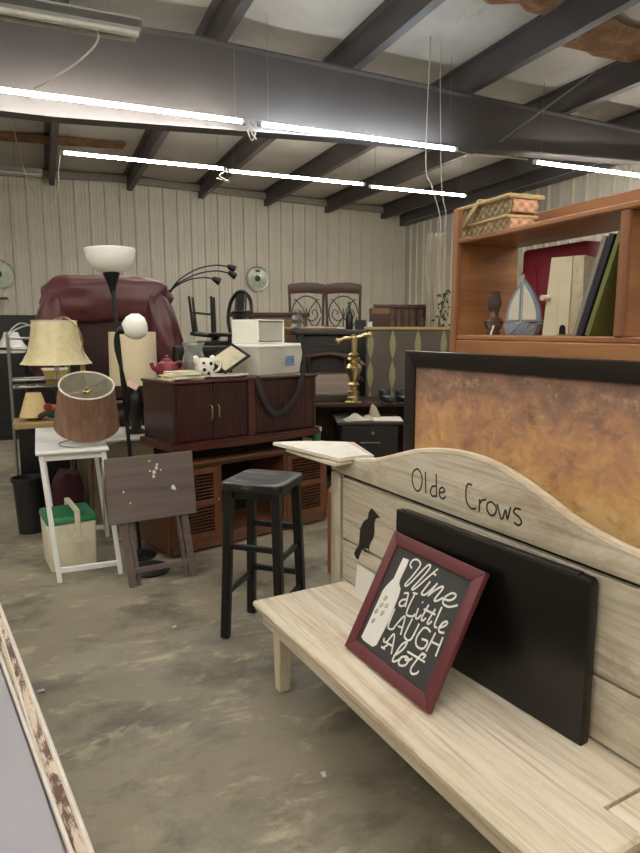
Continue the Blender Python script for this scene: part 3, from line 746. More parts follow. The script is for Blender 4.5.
# woven baskets stacked on the hutch
def weave_walls(levels, nx, ny):
    return lambda bm: (loftrect(bm, levels, nx, ny, True, 0.012), bmesh.ops.solidify(bm, geom=bm.faces[:], thickness=0.004))
def levels(w0, d0, w1, d1, h, n): return [(w0 + (w1 - w0) * i / n, d0 + (d1 - d0) * i / n, h * i / n) for i in range(n + 1)]
t = thing('basket', 'lower of two split wicker baskets stacked on the hutch top', 'basket', HW(0.15, 0.135, 2.003), -93, 'baskets on the hutch')
part('woven_body', weave_walls(levels(0.36, 0.14, 0.39, 0.165, 0.070, 5), 22, 12), 'wicker', t)
part('rim', lambda bm: tube(bm, [(sx * 0.197, sy * 0.084, 0.070) for sx, sy in ((-1, -1), (1, -1), (1, 1), (-1, 1))], 0.008, 8, closed=True), 'wicker_plain', t)
part('woven_end', lambda bm: bx(bm, (0.193, 0, 0.035), (0.010, 0.13, 0.055), 0.003), 'wicker_red', t, 'reddish woven end')
t = thing('basket', 'upper split wicker basket with a folded strap handle, on top of another', 'basket', HW(0.150, 0.135, 2.084), -91, 'baskets on the hutch')
part('woven_body', weave_walls(levels(0.38, 0.15, 0.42, 0.18, 0.078, 5), 22, 12), 'wicker', t)
part('rim', several(lambda bm: tube(bm, [(sx * 0.214, sy * 0.095, 0.078) for sx, sy in ((-1, -1), (1, -1), (1, 1), (-1, 1))], 0.011, 8, closed=True), BX((0, 0, 0.080), (0.42, 0.18, 0.006), 0.002)), 'wicker_plain', t)
part('handle', several(BAR((-0.02, -0.103, 0.085), (-0.17, -0.106, -0.035), 0.010, 0.026, 0.002), BAR((-0.02, -0.103, 0.095), (-0.01, 0.10, 0.095), 0.026, 0.008, 0.002)), 'wicker_plain', t)
part('woven_end', lambda bm: bx(bm, (0.206, 0, 0.036), (0.010, 0.14, 0.060), 0.003), 'wicker_red', t, 'reddish woven end')

# things on the hutch shelf
ZS = 1.516
t = thing('oil_lamp', 'small smoked glass oil lamp at the left end of the hutch shelf', 'lamp', HW(0.20, 0.10, ZS))
part('font', LATHE([(0, 0.0), (0.032, 0.0), (0.036, 0.01), (0.03, 0.02), (0.046, 0.045), (0.05, 0.065), (0.035, 0.085), (0.018, 0.092), (0, 0.092)], 24), 'smoke_glass', t)
part('burner', LATHE([(0, 0.092), (0.022, 0.092), (0.024, 0.108), (0.014, 0.116), (0, 0.116)], 20), 'brass', t)
part('chimney', LATHE([(0.020, 0.108), (0.032, 0.135), (0.037, 0.158), (0.030, 0.19), (0.026, 0.215), (0.0245, 0.215), (0.028, 0.19), (0.035, 0.158), (0.030, 0.135), (0.018, 0.108)], 24), 'smoke_glass', t)
t = thing('wooden_sailboat', 'flat blue and cream wooden sailboat standing on the hutch shelf', 'ornament', HW(0.405, 0.10, ZS), -78)
part('hull', PRISM([(-0.095, 0.055), (-0.075, 0.0), (0.085, 0.0), (0.112, 0.055)], -0.02, 0.02, bev=0.004), 'blue_paint', t)
def arc_sail(s, x0, w, h, z0, y0, y1): return lambda bm: prism(bm, [(x0, z0)] + [(x0 + s * w * (1 - k ** 2.0), z0 + h * k) for k in (1.0, 0.9, 0.78, 0.64, 0.48, 0.32, 0.16, 0.0)], y0, y1)
part('sail', arc_sail(1, 0.004, 0.105, 0.205, 0.062, -0.008, 0.008), 'blue_paint', t)
part('sail', arc_sail(-1, -0.004, 0.085, 0.19, 0.062, -0.008, 0.008), 'blue_paint', t)
part('sail_cloth', arc_sail(1, 0.012, 0.076, 0.165, 0.072, -0.0115, -0.008), 'sail', t, 'cream centre of the sail')
part('sail_cloth', arc_sail(-1, -0.010, 0.060, 0.150, 0.072, -0.0115, -0.008), 'sail', t, 'cream centre of the sail')
part('mast', lambda bm: cyl(bm, (0, 0, 0.05), (0, 0, 0.285), 0.005), 'sail', t)
t = thing('wire_stand', 'thin silver scrolled wire stand in front of the wooden sailboat', 'stand', HW(0.50, 0.035, ZS), -90)
part('wire', several(CURVE([(-0.12, 0, 0.004), (-0.06, 0, 0.03), (-0.01, 0, 0.06), (0.03, 0, 0.055), (0.02, 0, 0.02), (0.06, 0, 0.03), (0.1, 0, 0.06), (0.15, 0.02, 0.07)], 0.003), CURVE([(-0.10, 0.02, 0.004), (-0.05, 0.02, 0.055), (0.02, 0.02, 0.05), (0.12, 0.03, 0.055)], 0.003)), 'chrome', t)
single('white_tag', BX((0, 0, 0.025), (0.012, 0.003, 0.05), 0.0005), 'white_paint', 'thin white tag on the hutch shelf edge beside the oil lamp', 'tag', HW(0.29, 0.012, ZS), -90, ry=25)
t = thing('pyramid_ornament', 'tiny brown wooden pyramid between the oil lamp and sailboat', 'ornament', HW(0.31, 0.10, ZS), -70)
part('body', lambda bm: lathe(bm, [(0.0, 0.0), (0.035, 0.0), (0.0, 0.06)], 4), 'pine_x', t, smooth=False)
t = thing('red_case', 'deep red padded case standing at the back of the hutch shelf', 'case', HW(0.43, 0.30, ZS), -90)
part('shell', lambda bm: bx(bm, (0, 0, 0.21), (0.42, 0.12, 0.42), 0.02, seg=2), 'red_cloth', t)
part('seam', CURVE([(-0.20, -0.061, 0.30), (-0.15, -0.062, 0.34), (-0.10, -0.062, 0.30), (-0.09, -0.062, 0.05)], 0.005), 'red_cloth', t)
t = thing('cream_box', 'cream and marbled wooden box with a raised narrow door, on the hutch shelf', 'box', HW(0.715, 0.085, ZS), -66)
part('body', PRISM([(-0.085, 0), (0.085, 0), (0.075, 0.33), (-0.06, 0.33)], -0.05, 0.12, bev=0.004), 'marbled', t)
part('front_face', PRISM([(-0.085, 0), (0.03, 0), (0.03, 0.328), (-0.06, 0.328)], -0.058, -0.05), 'cream', t, 'smooth cream front')
part('small_door', PRISM([(-0.02, 0.006), (0.032, 0.006), (0.032, 0.21), (-0.012, 0.21)], -0.068, -0.058, bev=0.002), 'cream', t)
part('arched_opening', PRISM([(-0.005, 0.006)] + [(0.008 - 0.013 * math.cos(R_(a)), 0.03 + 0.016 * math.sin(R_(a))) for a in range(0, 181, 30)] + [(0.021, 0.006)], -0.071, -0.067), 'gap_shade', t)  # solid dark plate imitates a shaded opening
part('peg', lambda bm: cyl(bm, (-0.06, -0.058, 0.16), (-0.075, -0.10, 0.16), 0.012), 'cream', t)
for k, (nm, lab, mat, x, h, th) in enumerate((('tall_book', 'thin grey book leaning on the hutch shelf, leftmost of three', 'book_grey', 0.835, 0.40, 0.02), ('tall_book', 'thin navy book leaning between the grey and olive ones', 'book_navy', 0.868, 0.405, 0.024), ('tall_book', 'thin olive green book leaning against the hutch divider side', 'book_olive', 0.905, 0.41, 0.022))):
    b_ = thing(nm, lab, 'book', HW(x, 0.14, ZS + 0.002), -90, 'leaning books on the hutch', ry=19)
    part('cover', several(BX((-th/2 + 0.0015, 0, h/2), (0.003, 0.27, h), 0.001), BX((th/2 - 0.0015, 0, h/2), (0.003, 0.27, h), 0.001), BX((0, -0.134, h/2), (th, 0.003, h), 0.001)), mat, b_)
    part('page_block', BX((0, 0.002, h/2), (th - 0.006, 0.262, h - 0.008), 0), 'paper', b_)

# ------------------------------------------------------------------ foreground table at the lower left
FT = thing('painted_table', 'grey topped table with a peeling white moulded edge at the lower left', 'table', (-0.16, 1.98, 0), -80)
part('top', BX((0.25, -0.475, 0.749), (2.6, 0.85, 0.022), 0.003, Matrix.Rotation(R_(0.9), 4, 'Z')), 'grey_top', FT)
part('top_edge', several(BX((0.25, -0.0415, 0.742), (2.6, 0.008, 0.024), 0.002, Matrix.Rotation(R_(0.9), 4, 'Z'))), 'old_white', FT)
part('moulding', several(BX((0.25, -0.025, 0.722), (2.6, 0.05, 0.03), 0.004), BX((0.25, -0.027, 0.738), (2.6, 0.008, 0.012), 0.003)), 'peeled', FT)
part('bead', BX((0.25, -0.022, 0.741), (2.6, 0.006, 0.014), 0.002, Matrix.Rotation(R_(-0.7), 4, 'Z')), 'old_white', FT)
part('moulding_lip', BX((0.25, 0.0, 0.723), (2.6, 0.010, 0.034), 0.003), 'old_white', FT)
part('apron', BX((0.25, -0.475, 0.65), (2.4, 0.80, 0.12), 0.004), 'old_white', FT)
for x in (-0.9, 1.4):
    for y in (-0.12, -0.83): part('leg', BAR((x, y, 0), (x, y, 0.7), 0.045, 0.045, 0.003, w2=0.07, d2=0.07), 'old_white', FT)

# ------------------------------------------------------------------ bar stool
ST = thing('bar_stool', 'tall black wooden bar stool with a scuffed square seat', 'stool', (0.976, 3.008, 0), 48)
def stool_seat(bm):
    pillow(bm, (0, 0, 0.785), (0.345, 0.325, 0.05), 9.0, 10)
    for v in bm.verts:
        if v.co.z > 0.79: v.co.z -= 0.010 * max(0, 1 - (v.co.y / 0.14) ** 2) * max(0, 1 - (v.co.x / 0.165) ** 4)
part('seat', stool_seat, 'stool_top', ST)
part('seat_apron', several(BX((0, 0.115, 0.745), (0.26, 0.02, 0.045)), BX((0, -0.115, 0.745), (0.26, 0.02, 0.045)), BX((0.125, 0, 0.745), (0.02, 0.23, 0.045)), BX((-0.125, 0, 0.745), (0.02, 0.23, 0.045))), 'black_wood', ST)
def lp(sx, sy, z): k = z / 0.77; return Vector((sx * (0.156 - 0.026 * k), sy * (0.150 - 0.026 * k), z))
for sx, sy in ((-1, 1), (1, 1), (1, -1), (-1, -1)):
    part('leg', BAR(lp(sx, sy, 0), lp(sx, sy, 0.765), 0.044, 0.042, 0.005, up=(0, 1, 0), w2=0.046, d2=0.044), 'black_wood', ST)
for (a, b, z) in (((-1, 1), (-1, -1), 0.48), ((1, 1), (1, -1), 0.27), ((-1, 1), (1, 1), 0.235), ((-1, -1), (1, -1), 0.43), ((1, 1), (1, -1), 0.52), ((-1, -1), (1, -1), 0.20)):
    part('stretcher', BAR(lp(*a, z), lp(*b, z), 0.020, 0.030, 0.003), 'black_wood', ST)

# ------------------------------------------------------------------ louvered console with a tv cabinet on it
CA = 17.0
cO = Vector((0.66, 4.2, 0)); c1 = Vector((math.cos(R_(CA)), math.sin(R_(CA)), 0)); c2 = Vector((-math.sin(R_(CA)), math.cos(R_(CA)), 0))
def CW(x, y, z=0.0): return cO + c1 * x + c2 * y + Vector((0, 0, z))
CN = thing('console', 'low brown wooden console with louvered doors under the cherry cabinet', 'cabinet', CW(0, 0), CA)
part('top', BX((0.745, 0.23, 0.637), (1.45, 0.50, 0.028), 0.006), 'oak_x', CN)
for x in (0.055, 1.43): part('side_panel', BX((x, 0.23, 0.33), (0.03, 0.45, 0.60)), 'oak_z', CN)
for x in (0.455, 1.03): part('divider', BX((x, 0.23, 0.35), (0.025, 0.44, 0.54)), 'oak_z', CN)
part('bottom_shelf', BX((0.745, 0.23, 0.095), (1.38, 0.45, 0.022)), 'oak_x', CN)
part('base_rail', BX((0.745, 0.02, 0.055), (1.40, 0.03, 0.075)), 'oak_x', CN)
part('top_rail', BX((0.745, 0.02, 0.612), (1.40, 0.025, 0.024)), 'oak_x', CN)
part('back_panel', BX((0.745, 0.455, 0.35), (1.38, 0.01, 0.55), 0), 'gap_shade', CN)  # back coloured near black for the shade of the open shelf
for x0, x1, kx in ((0.07, 0.445, 0.425), (1.04, 1.425, 1.06)):
    d = part('door', several(BX((x0 + 0.025, 0.012, 0.345), (0.05, 0.024, 0.50)), BX((x1 - 0.025, 0.012, 0.345), (0.05, 0.024, 0.50)), BX(((x0+x1)/2, 0.012, 0.575), (x1 - x0, 0.022, 0.045)),
             BX(((x0+x1)/2, 0.012, 0.115), (x1 - x0, 0.022, 0.045)), BX(((x0+x1)/2, 0.012, 0.345), (x1 - x0, 0.022, 0.035))), 'oak_z', CN)
    part('louvers', several(*[BX(((x0+x1)/2, 0.014, 0.15 + 0.0235 * i), (x1 - x0 - 0.09, 0.026, 0.005), 0, Matrix.Rotation(R_(-38), 4, 'X')) for i in range(18)]), 'oak_x', d)
    part('knob', lambda bm, kx=kx: bmesh.ops.create_uvsphere(bm, u_segments=12, v_segments=8, radius=0.011, matrix=Matrix.Translation((kx, -0.012, 0.36))), 'brass', d)

TV = thing('tv_cabinet', 'dark cherry cabinet with two doors on the brown console', 'cabinet', CW(0, 0, 0.651), CA)
zb = 0.085
part('base', BX((0.71, 0.26, 0.045), (1.10, 0.36, 0.09)), 'gap_shade', TV)  # near-black block paints the shade under the cabinet
def bow(bm):
    p = []
    n = 24
    for i in range(n + 1):
        x = 0.075 + 1.275 * i / n; p.append((x, -0.025 - 0.05 * math.sin(math.pi * i / n)))
    for (z0, z1, ins) in ((0.085, 0.118, 0.0), (0.118, 0.135, 0.012)):
        q = [(x, y + ins) for x, y in p] + [(1.35, 0.47), (0.075, 0.47)]
        a = [bm.verts.new((x, y, z0)) for x, y in q]; b = [bm.verts.new((x, y, z1)) for x, y in q]
        bm.faces.new(list(reversed(a))); bm.faces.new(b)
        for i in range(len(q)): bm.faces.new((a[i], a[(i+1) % len(q)], b[(i+1) % len(q)], b[i]))
part('plinth', bow, 'cherry_x', TV)
for x in (0.115, 1.315): part('side_panel', BX((x, 0.225, 0.335), (0.025, 0.45, 0.40)), 'cherry_z', TV)
part('top', BX((0.715, 0.222, 0.542), (1.25, 0.47, 0.018), 0.005), 'cherry_x', TV)
part('back_panel', BX((0.715, 0.445, 0.335), (1.2, 0.01, 0.40), 0), 'gap_shade', TV)
part('post', BX((0.72, 0.004, 0.335), (0.055, 0.03, 0.40)), 'cherry_x', TV)
def reeded(x0, x1, kx, nm='door'):
    n = int((x1 - x0) / 0.014)
    d = part(nm, several(BX(((x0+x1)/2, 0.018, 0.335), (x1 - x0, 0.02, 0.385), 0.002), *[BX((x0 + (x1-x0)*(i+0.5)/n, 0.0075, 0.335), (0.010, 0.006, 0.37), 0.002) for i in range(n)]), 'cherry_z', TV)
    if kx: part('handle', CURVE([(kx, 0.005, 0.28), (kx, -0.02, 0.29), (kx, -0.022, 0.33), (kx, -0.02, 0.37), (kx, 0.005, 0.38)], 0.005), 'brass', d)
reeded(0.13, 0.408, 0.385); reeded(0.412, 0.69, 0.44); reeded(0.75, 1.30, None, 'panel')

ZC = 1.203
t = thing('storage_bin', 'large white plastic storage bin on the dark cherry cabinet', 'bin', CW(0.875, 0.12, ZC), CA + 15, 'white storage bins')
part('tub', lambda bm: (loftrect(bm, levels(0.50, 0.27, 0.56, 0.31, 0.215, 3), 8, 6, True), [setattr(v, 'co', v.co + Vector((0.28, 0.155, 0))) for v in bm.verts], bmesh.ops.solidify(bm, geom=bm.faces[:], thickness=0.004)), 'storage', t)
part('rim', lambda bm: tube(bm, [(0, 0, 0.215), (0.56, 0, 0.215), (0.56, 0.31, 0.215), (0, 0.31, 0.215)], 0.009, 6, closed=True), 'storage', t)
part('lid', BX((0.28, 0.155, 0.225), (0.555, 0.305, 0.014), 0.004), 'storage', t)
part('sticker', BX((0.39, 0.0095, 0.115), (0.105, 0.004, 0.115), 0.001), 'sticker', t, 'blue printed sticker')
t = thing('storage_bin', 'smaller white plastic drawer bin on the larger white bin', 'bin', CW(0.895, 0.15, ZC + 0.235), CA + 17, 'white storage bins')
part('shell', several(BX((0.165, 0.13, 0.005), (0.33, 0.26, 0.010)), BX((0.165, 0.13, 0.175), (0.33, 0.26, 0.010)), BX((0.005, 0.13, 0.09), (0.010, 0.26, 0.17)), BX((0.325, 0.13, 0.09), (0.010, 0.26, 0.17)), BX((0.165, 0.255, 0.09), (0.32, 0.010, 0.17))), 'storage', t)
part('drawer', several(BX((0.165, 0.018, 0.09), (0.30, 0.012, 0.145), 0.004), BX((0.165, 0.13, 0.03), (0.30, 0.22, 0.01))), 'storage_clear', t)
t = thing('strap', 'black webbing strap hanging in a loop down the cherry cabinet front', 'strap', CW(0, 0, ZC), CA)
def ribbon(bm, pts, w, th, nrm=(0, 1, 0)):
    tube(bm, catmull(pts, 8), w / 2, 8, flat=th / w, normal=nrm)
part('webbing', lambda bm: ribbon(bm, [(1.16, -0.03, 0.30), (1.19, -0.03, 0.14), (1.17, -0.032, 0.0), (1.11, -0.034, -0.15), (1.02, -0.036, -0.24), (0.92, -0.036, -0.275), (0.85, -0.034, -0.22), (0.79, -0.032, -0.10), (0.755, -0.02, 0.006)], 0.042, 0.005), 'webbing', t)
part('buckle', BX((1.0, -0.042, -0.20), (0.05, 0.012, 0.03), 0.003, Matrix.Rotation(R_(-35), 4, 'Y')), 'black_plastic', t)

t = thing('serving_tray', 'oval white tray on the cherry cabinet in front of the dog mug', 'tray', CW(0.59, 0.16, ZC), CA)
part('dish', lambda bm: lathe(bm, [(0, 0.0), (0.17, 0.0), (0.205, 0.014), (0.212, 0.017), (0.208, 0.021), (0.168, 0.006), (0, 0.006)], 40, Matrix.Diagonal((1.0, 0.6, 1, 1))), 'ceramic', t)
t = thing('dog_mug', 'white spotted dog head mug on the cabinet beside the glass jar', 'mug', CW(0.455, 0.19, ZC + 0.008), CA)
part('head', lambda bm: (pillow(bm, (0, 0, 0.068), (0.13, 0.12, 0.135), 2.8, 8), pillow(bm, (-0.03, -0.06, 0.045), (0.075, 0.07, 0.06), 2.4, 6)), 'ceramic', t)
for x in (-0.062, 0.06): part('ear', PILLOW((x, 0.0, 0.115), (0.04, 0.05, 0.075), 2.4, 5, rot=Matrix.Rotation(R_(18 if x > 0 else -18), 4, 'Y')), 'ceramic', t)
for x, y, z, r in ((-0.05, -0.085, 0.055, 0.014), (0.02, -0.056, 0.095, 0.014), (-0.035, -0.052, 0.10, 0.011), (-0.02, -0.09, 0.03, 0.013), (0.045, -0.045, 0.05, 0.013)):
    part('spot', lambda bm, x=x, y=y, z=z, r=r: bmesh.ops.create_uvsphere(bm, u_segments=10, v_segments=6, radius=r, matrix=Matrix.Translation((x, y, z))), 'black_spot', t, 'black glazed spot')
part('handle', CURVE([(0.06, 0, 0.10), (0.10, 0, 0.12), (0.125, -0.01, 0.10), (0.11, -0.01, 0.05), (0.065, 0, 0.03)], 0.010), 'ceramic', t)
t = thing('picture_frame', 'black framed picture tipped back in the white tray beside the large bin', 'picture', CW(0.60, 0.19, ZC + 0.016), CA + 8, rx=-64)
for q in (((0, 0), (0.26, 0), (0.24, 0.02), (0.02, 0.02)), ((0.26, 0), (0.26, 0.2), (0.24, 0.18), (0.24, 0.02)), ((0.26, 0.2), (0, 0.2), (0.02, 0.18), (0.24, 0.18)), ((0, 0.2), (0, 0), (0.02, 0.02), (0.02, 0.18))):
    part('frame_rail', (lambda q: (lambda bm: prism(bm, list(q), 0, 0.014, bev=0.002)))(q), 'black_wood', t)
part('picture', BX((0.13, 0.009, 0.1), (0.23, 0.006, 0.17), 0), 'photo', t)
t.rotation_euler = (R_(-58), R_(-28), R_(CA + 4))
t.location = CW(0.59, 0.13, ZC + 0.03)
t = thing('glass_jar', 'clear glass vase jar on the cherry cabinet behind the dog mug', 'jar', CW(0.47, 0.365, ZC), CA)
part('vessel', LATHE([(0, 0.0), (0.07, 0.0), (0.088, 0.02), (0.092, 0.08), (0.075, 0.15), (0.062, 0.185), (0.075, 0.225), (0.088, 0.25), (0.085, 0.25), (0.072, 0.225), (0.058, 0.185), (0.070, 0.15), (0.087, 0.08), (0.083, 0.024), (0.066, 0.006), (0, 0.006)], 32), 'glass', t)
t = thing('teapot', 'small crimson teapot on the cherry cabinet behind papers', 'teapot', CW(0.25, 0.36, ZC), CA)
part('pot', LATHE([(0, 0), (0.05, 0), (0.075, 0.03), (0.082, 0.065), (0.065, 0.105), (0.035, 0.12), (0, 0.12)], 28), 'crimson', t)
part('lid', LATHE([(0.04, 0.115), (0.03, 0.135), (0.01, 0.14), (0.012, 0.155), (0, 0.162)], 20), 'crimson', t)
part('spout', CURVE([(-0.06, 0, 0.05), (-0.10, 0, 0.07), (-0.12, 0, 0.11)], 0.015), 'crimson', t)
part('handle', CURVE([(0.06, 0, 0.10), (0.11, 0, 0.11), (0.12, 0, 0.07), (0.075, 0, 0.035)], 0.009), 'crimson', t)
t = thing('paper_stack', 'loose stack of printed papers on the left end of the cherry cabinet', 'papers', CW(0.24, 0.13, ZC), CA)
for i in range(5):
    part('sheet', BX((0.012 * math.sin(i * 2.1), 0.01 * math.cos(i * 3), 0.006 + 0.012 * i), (0.27 - 0.02 * i, 0.17, 0.011), 0.002, Matrix.Rotation(R_(9 * math.sin(i * 1.7)), 4, 'Z')), 'paper' if i % 2 else 'parch', t)

# ------------------------------------------------------------------ folded tray table, white table, lamps, cooler
t = thing('tray_table', 'folded grey brown wooden tray table leaning by the console, spattered with paint', 'table', (0.318, 3.78, 0), 5.3, rx=-7)
part('tabletop', BX((0.245, 0.028, 0.60), (0.535, 0.018, 0.395), 0.004, Matrix.Rotation(R_(-0.5), 4, 'Y')), 'tray_wood', t)
for x, z, r in ((0.265, 0.69, 0.011), (0.28, 0.715, 0.009), (0.26, 0.665, 0.009), (0.285, 0.735, 0.007), (0.24, 0.70, 0.006), (0.375, 0.585, 0.012), (0.385, 0.575, 0.008), (0.075, 0.59, 0.006), (0.305, 0.70, 0.005), (0.11, 0.52, 0.005), (0.24, 0.76, 0.005)):
    part('paint_spot', lambda bm, x=x, z=z, r=r: bmesh.ops.create_uvsphere(bm, u_segments=8, v_segments=6, radius=1, matrix=Matrix.Translation((x, 0.019, z)) @ Matrix.Diagonal((r, 0.002, r * 1.2, 1))), 'paint_drip', t, 'white paint spot')
for x in (0.10, 0.475): part('leg', BAR((x, 0.045, 0), (x - 0.065, 0.050, 0.76), 0.045, 0.018, 0.002, up=(0, 1, 0)), 'tray_wood', t)
for x in (0.14, 0.435): part('leg', BAR((x, 0.068, 0.0), (x - 0.06, 0.068, 0.74), 0.022, 0.035, 0.002, up=(0, 1, 0)), 'tray_wood', t)
part('crossbar', BX((0.285, 0.05, 0.10), (0.40, 0.016, 0.035)), 'tray_wood', t)

WT = thing('white_table', 'narrow white folding table holding the brown shaded lamp', 'table', (-0.075, 4.16, 0), 0.5)
part('top', BX((0.20, 0.52, 0.800), (0.425, 1.06, 0.024), 0.006), 'white_metal', WT)
part('apron', several(BX((0.20, 0.03, 0.765), (0.38, 0.014, 0.04)), BX((0.20, 1.0, 0.768), (0.38, 0.014, 0.04)), BX((0.012, 0.51, 0.768), (0.014, 0.96, 0.04)), BX((0.388, 0.51, 0.768), (0.014, 0.96, 0.04))), 'white_metal', WT)
for x, y in ((0.02, 0.02), (0.38, 0.02), (0.38, 0.84), (0.02, 0.84)):
    part('leg', BAR((x + 0.06, y - 0.10, 0), (x, y, 0.785), 0.03, 0.026, 0.004, up=(0, 1, 0)), 'white_metal', WT)
for y in (-0.07, 0.75): part('crossbar', BX((0.255, y, 0.075), (0.35, 0.02, 0.035), 0.004), 'white_metal', WT)
part('brace', BAR((0.42, 0.75, 0.05), (0.375, 0.06, 0.70), 0.014, 0.014, 0.002), 'white_metal', WT)

t = thing('table_lamp', 'lamp with a tilted brown pleated drum shade on the white table', 'lamp', (0.225, 4.46, 0.813), 10)
part('base', LATHE([(0, 0), (0.085, 0), (0.085, 0.012), (0.03, 0.03), (0.02, 0.06), (0.032, 0.10), (0.018, 0.16), (0.012, 0.24), (0, 0.24)], 28), 'brass', t)
tilt = Matrix.Translation((0.0, -0.03, 0.115)) @ Matrix.Rotation(R_(27), 4, 'X') @ Matrix.Rotation(R_(-4), 4, 'Y')
sh = part('lamp_shade', lambda bm: lathe(bm, [(0.205, 0.0), (0.200, 0.02), (0.163, 0.30)], 144, tilt, wob=0.012, wn=48), 'brown_shade', t, angle=70)
part('shade_lining', lambda bm: lathe(bm, [(0.158, 0.298), (0.198, 0.004)], 64, tilt), 'shade_lining', sh)
part('shade_rim', lambda bm: tube(bm, [tilt @ Vector((0.164 * math.cos(a * math.pi / 24), 0.164 * math.sin(a * math.pi / 24), 0.30)) for a in range(48)], 0.006, 6, closed=True), 'white_lining', sh)
part('spider', several(*[(lambda a: TUBE([tilt @ Vector((0, 0, 0.255)), tilt @ Vector((0.162 * math.cos(a), 0.162 * math.sin(a), 0.292))], 0.0035, 6))(R_(25 + 60 * k)) for k in range(6)]), 'brass', sh)
part('finial', lambda bm: lathe(bm, [(0, 0.24), (0.02, 0.24), (0.022, 0.262), (0.012, 0.268), (0.014, 0.285), (0, 0.292)], 16, tilt), 'brass', t)
part('cord', CURVE([(-0.08, -0.0, 0.02), (-0.17, -0.02, 0.006), (-0.19, -0.15, 0.005), (-0.10, -0.24, 0.005), (0.10, -0.235, 0.005), (0.2, -0.15, 0.005)], 0.004), 'galv', t)

t = thing('brass_lamp', 'brass lamp whose curved arm holds a belled parchment shade, behind the brown shade', 'lamp', (0.245, 4.86, 0.813), 0)
part('base', LATHE([(0, 0), (0.07, 0), (0.07, 0.012), (0.02, 0.03), (0, 0.03)], 24), 'brass', t)
part('stem', LATHE([(0, 0.02), (0.012, 0.02), (0.012, 0.36), (0.026, 0.38), (0.026, 0.40), (0.018, 0.42), (0.018, 0.50), (0.028, 0.52), (0.020, 0.55), (0.012, 0.58), (0.014, 0.60), (0.0, 0.61)], 20), 'brass', t)
part('arm', CURVE([(0, 0, 0.60), (0.005, -0.01, 0.66), (-0.02, -0.04, 0.74), (-0.06, -0.04, 0.79), (-0.11, 0, 0.815), (-0.17, 0.06, 0.80)], 0.006), 'brass', t)
sh = part('lamp_shade', lambda bm: lathe(bm, [(0.235, 0.49), (0.215, 0.515), (0.185, 0.57), (0.165, 0.65), (0.152, 0.725), (0.145, 0.79)], 64, Matrix.Translation((-0.17, 0.06, 0)), wob=0.025, wn=8), 'parch', t, angle=60)
part('shade_rim', lambda bm: tube(bm, [Vector((-0.17 + 0.145 * (1 + 0.025 * math.cos(8 * a * math.pi / 24)) * math.cos(a * math.pi / 24), 0.06 + 0.145 * (1 + 0.025 * math.cos(8 * a * math.pi / 24)) * math.sin(a * math.pi / 24), 0.79)) for a in range(48)], 0.005, 6, closed=True), 'shade_lining', sh)
part('socket', lambda bm: cyl(bm, (-0.17, 0.06, 0.38), (-0.17, 0.06, 0.60), 0.016), 'glass', t)

t = thing('cooler', 'small yellowed picnic cooler with green lid and carry handle under the white table', 'cooler', (0.078, 4.43, 0), 8)
def taper(w0, d0, w1, d1, z0, z1, bev=0.014):
    def f(bm):
        a = [bm.verts.new((sx * w0 / 2, sy * d0 / 2, z0)) for sx, sy in ((-1, -1), (1, -1), (1, 1), (-1, 1))]
        b = [bm.verts.new((sx * w1 / 2, sy * d1 / 2, z1)) for sx, sy in ((-1, -1), (1, -1), (1, 1), (-1, 1))]
        fs = [bm.faces.new(list(reversed(a))), bm.faces.new(b)] + [bm.faces.new((a[i], a[(i+1) % 4], b[(i+1) % 4], b[i])) for i in range(4)]
        bmesh.ops.bevel(bm, geom=list({e for q in fs for e in q.edges}), offset=bev, segments=3, affect='EDGES', profile=0.5)
    return f
part('body', taper(0.28, 0.30, 0.30, 0.33, 0, 0.315), 'cooler_body', t)
part('lid', taper(0.315, 0.345, 0.30, 0.32, 0.317, 0.362, 0.012), 'cooler_lid', t)
part('handle', several(BAR((0.03, -0.175, 0.20), (0.03, -0.18, 0.40), 0.035, 0.012, 0.004, up=(0, 1, 0)), BAR((0.03, 0.175, 0.20), (0.03, 0.18, 0.40), 0.035, 0.012, 0.004, up=(0, 1, 0)),
     BAR((0.03, -0.186, 0.395), (0.03, 0.186, 0.395), 0.035, 0.014, 0.004), lambda bm: cyl(bm, (0.03, -0.165, 0.215), (0.03, -0.188, 0.215), 0.032), lambda bm: cyl(bm, (0.03, 0.165, 0.215), (0.03, 0.188, 0.215), 0.032)), 'cooler_body', t)

t = thing('trash_bin', 'black plastic waste bin on the floor left of the white table', 'bin', (-0.17, 5.26, 0), 10)
part('tub', lambda bm: lathe(bm, [(0, 0.0), (0.09, 0.0), (0.112, 0.40), (0.124, 0.405), (0.124, 0.435), (0.114, 0.435), (0.107, 0.40), (0.088, 0.012), (0, 0.012)], 36, Matrix.Diagonal((1.0, 0.85, 1, 1))), 'black_plastic', t)

# ------------------------------------------------------------------ torchiere and drum lamp, chest, recliners
t = thing('torchiere', 'black torchiere floor lamp with a white glass bowl and small reading globe', 'lamp', (0.525, 4.37, 0), 0)
part('base', LATHE([(0, 0), (0.105, 0), (0.108, 0.010), (0.10, 0.024), (0.03, 0.034), (0.02, 0.05), (0, 0.05)], 40), 'black_metal', t)
def tp(k): return Vector((-0.088 * k, 0.14 * k, 0.03 + 1.845 * k))
part('pole', lambda bm: cyl(bm, tp(0), tp(1), 0.013), 'black_metal', t)
ax = (tp(1) - tp(0)).normalized(); Tq = Matrix.Translation(tp(1)) @ Vector((0, 0, 1)).rotation_difference(ax * 0.35 + Vector((0, 0, 0.65))).to_matrix().to_4x4()
part('cup', lambda bm: lathe(bm, [(0, -0.10), (0.014, -0.10), (0.022, -0.06), (0.055, 0.035), (0.05, 0.04), (0, 0.04)], 28, Tq), 'black_metal', t)
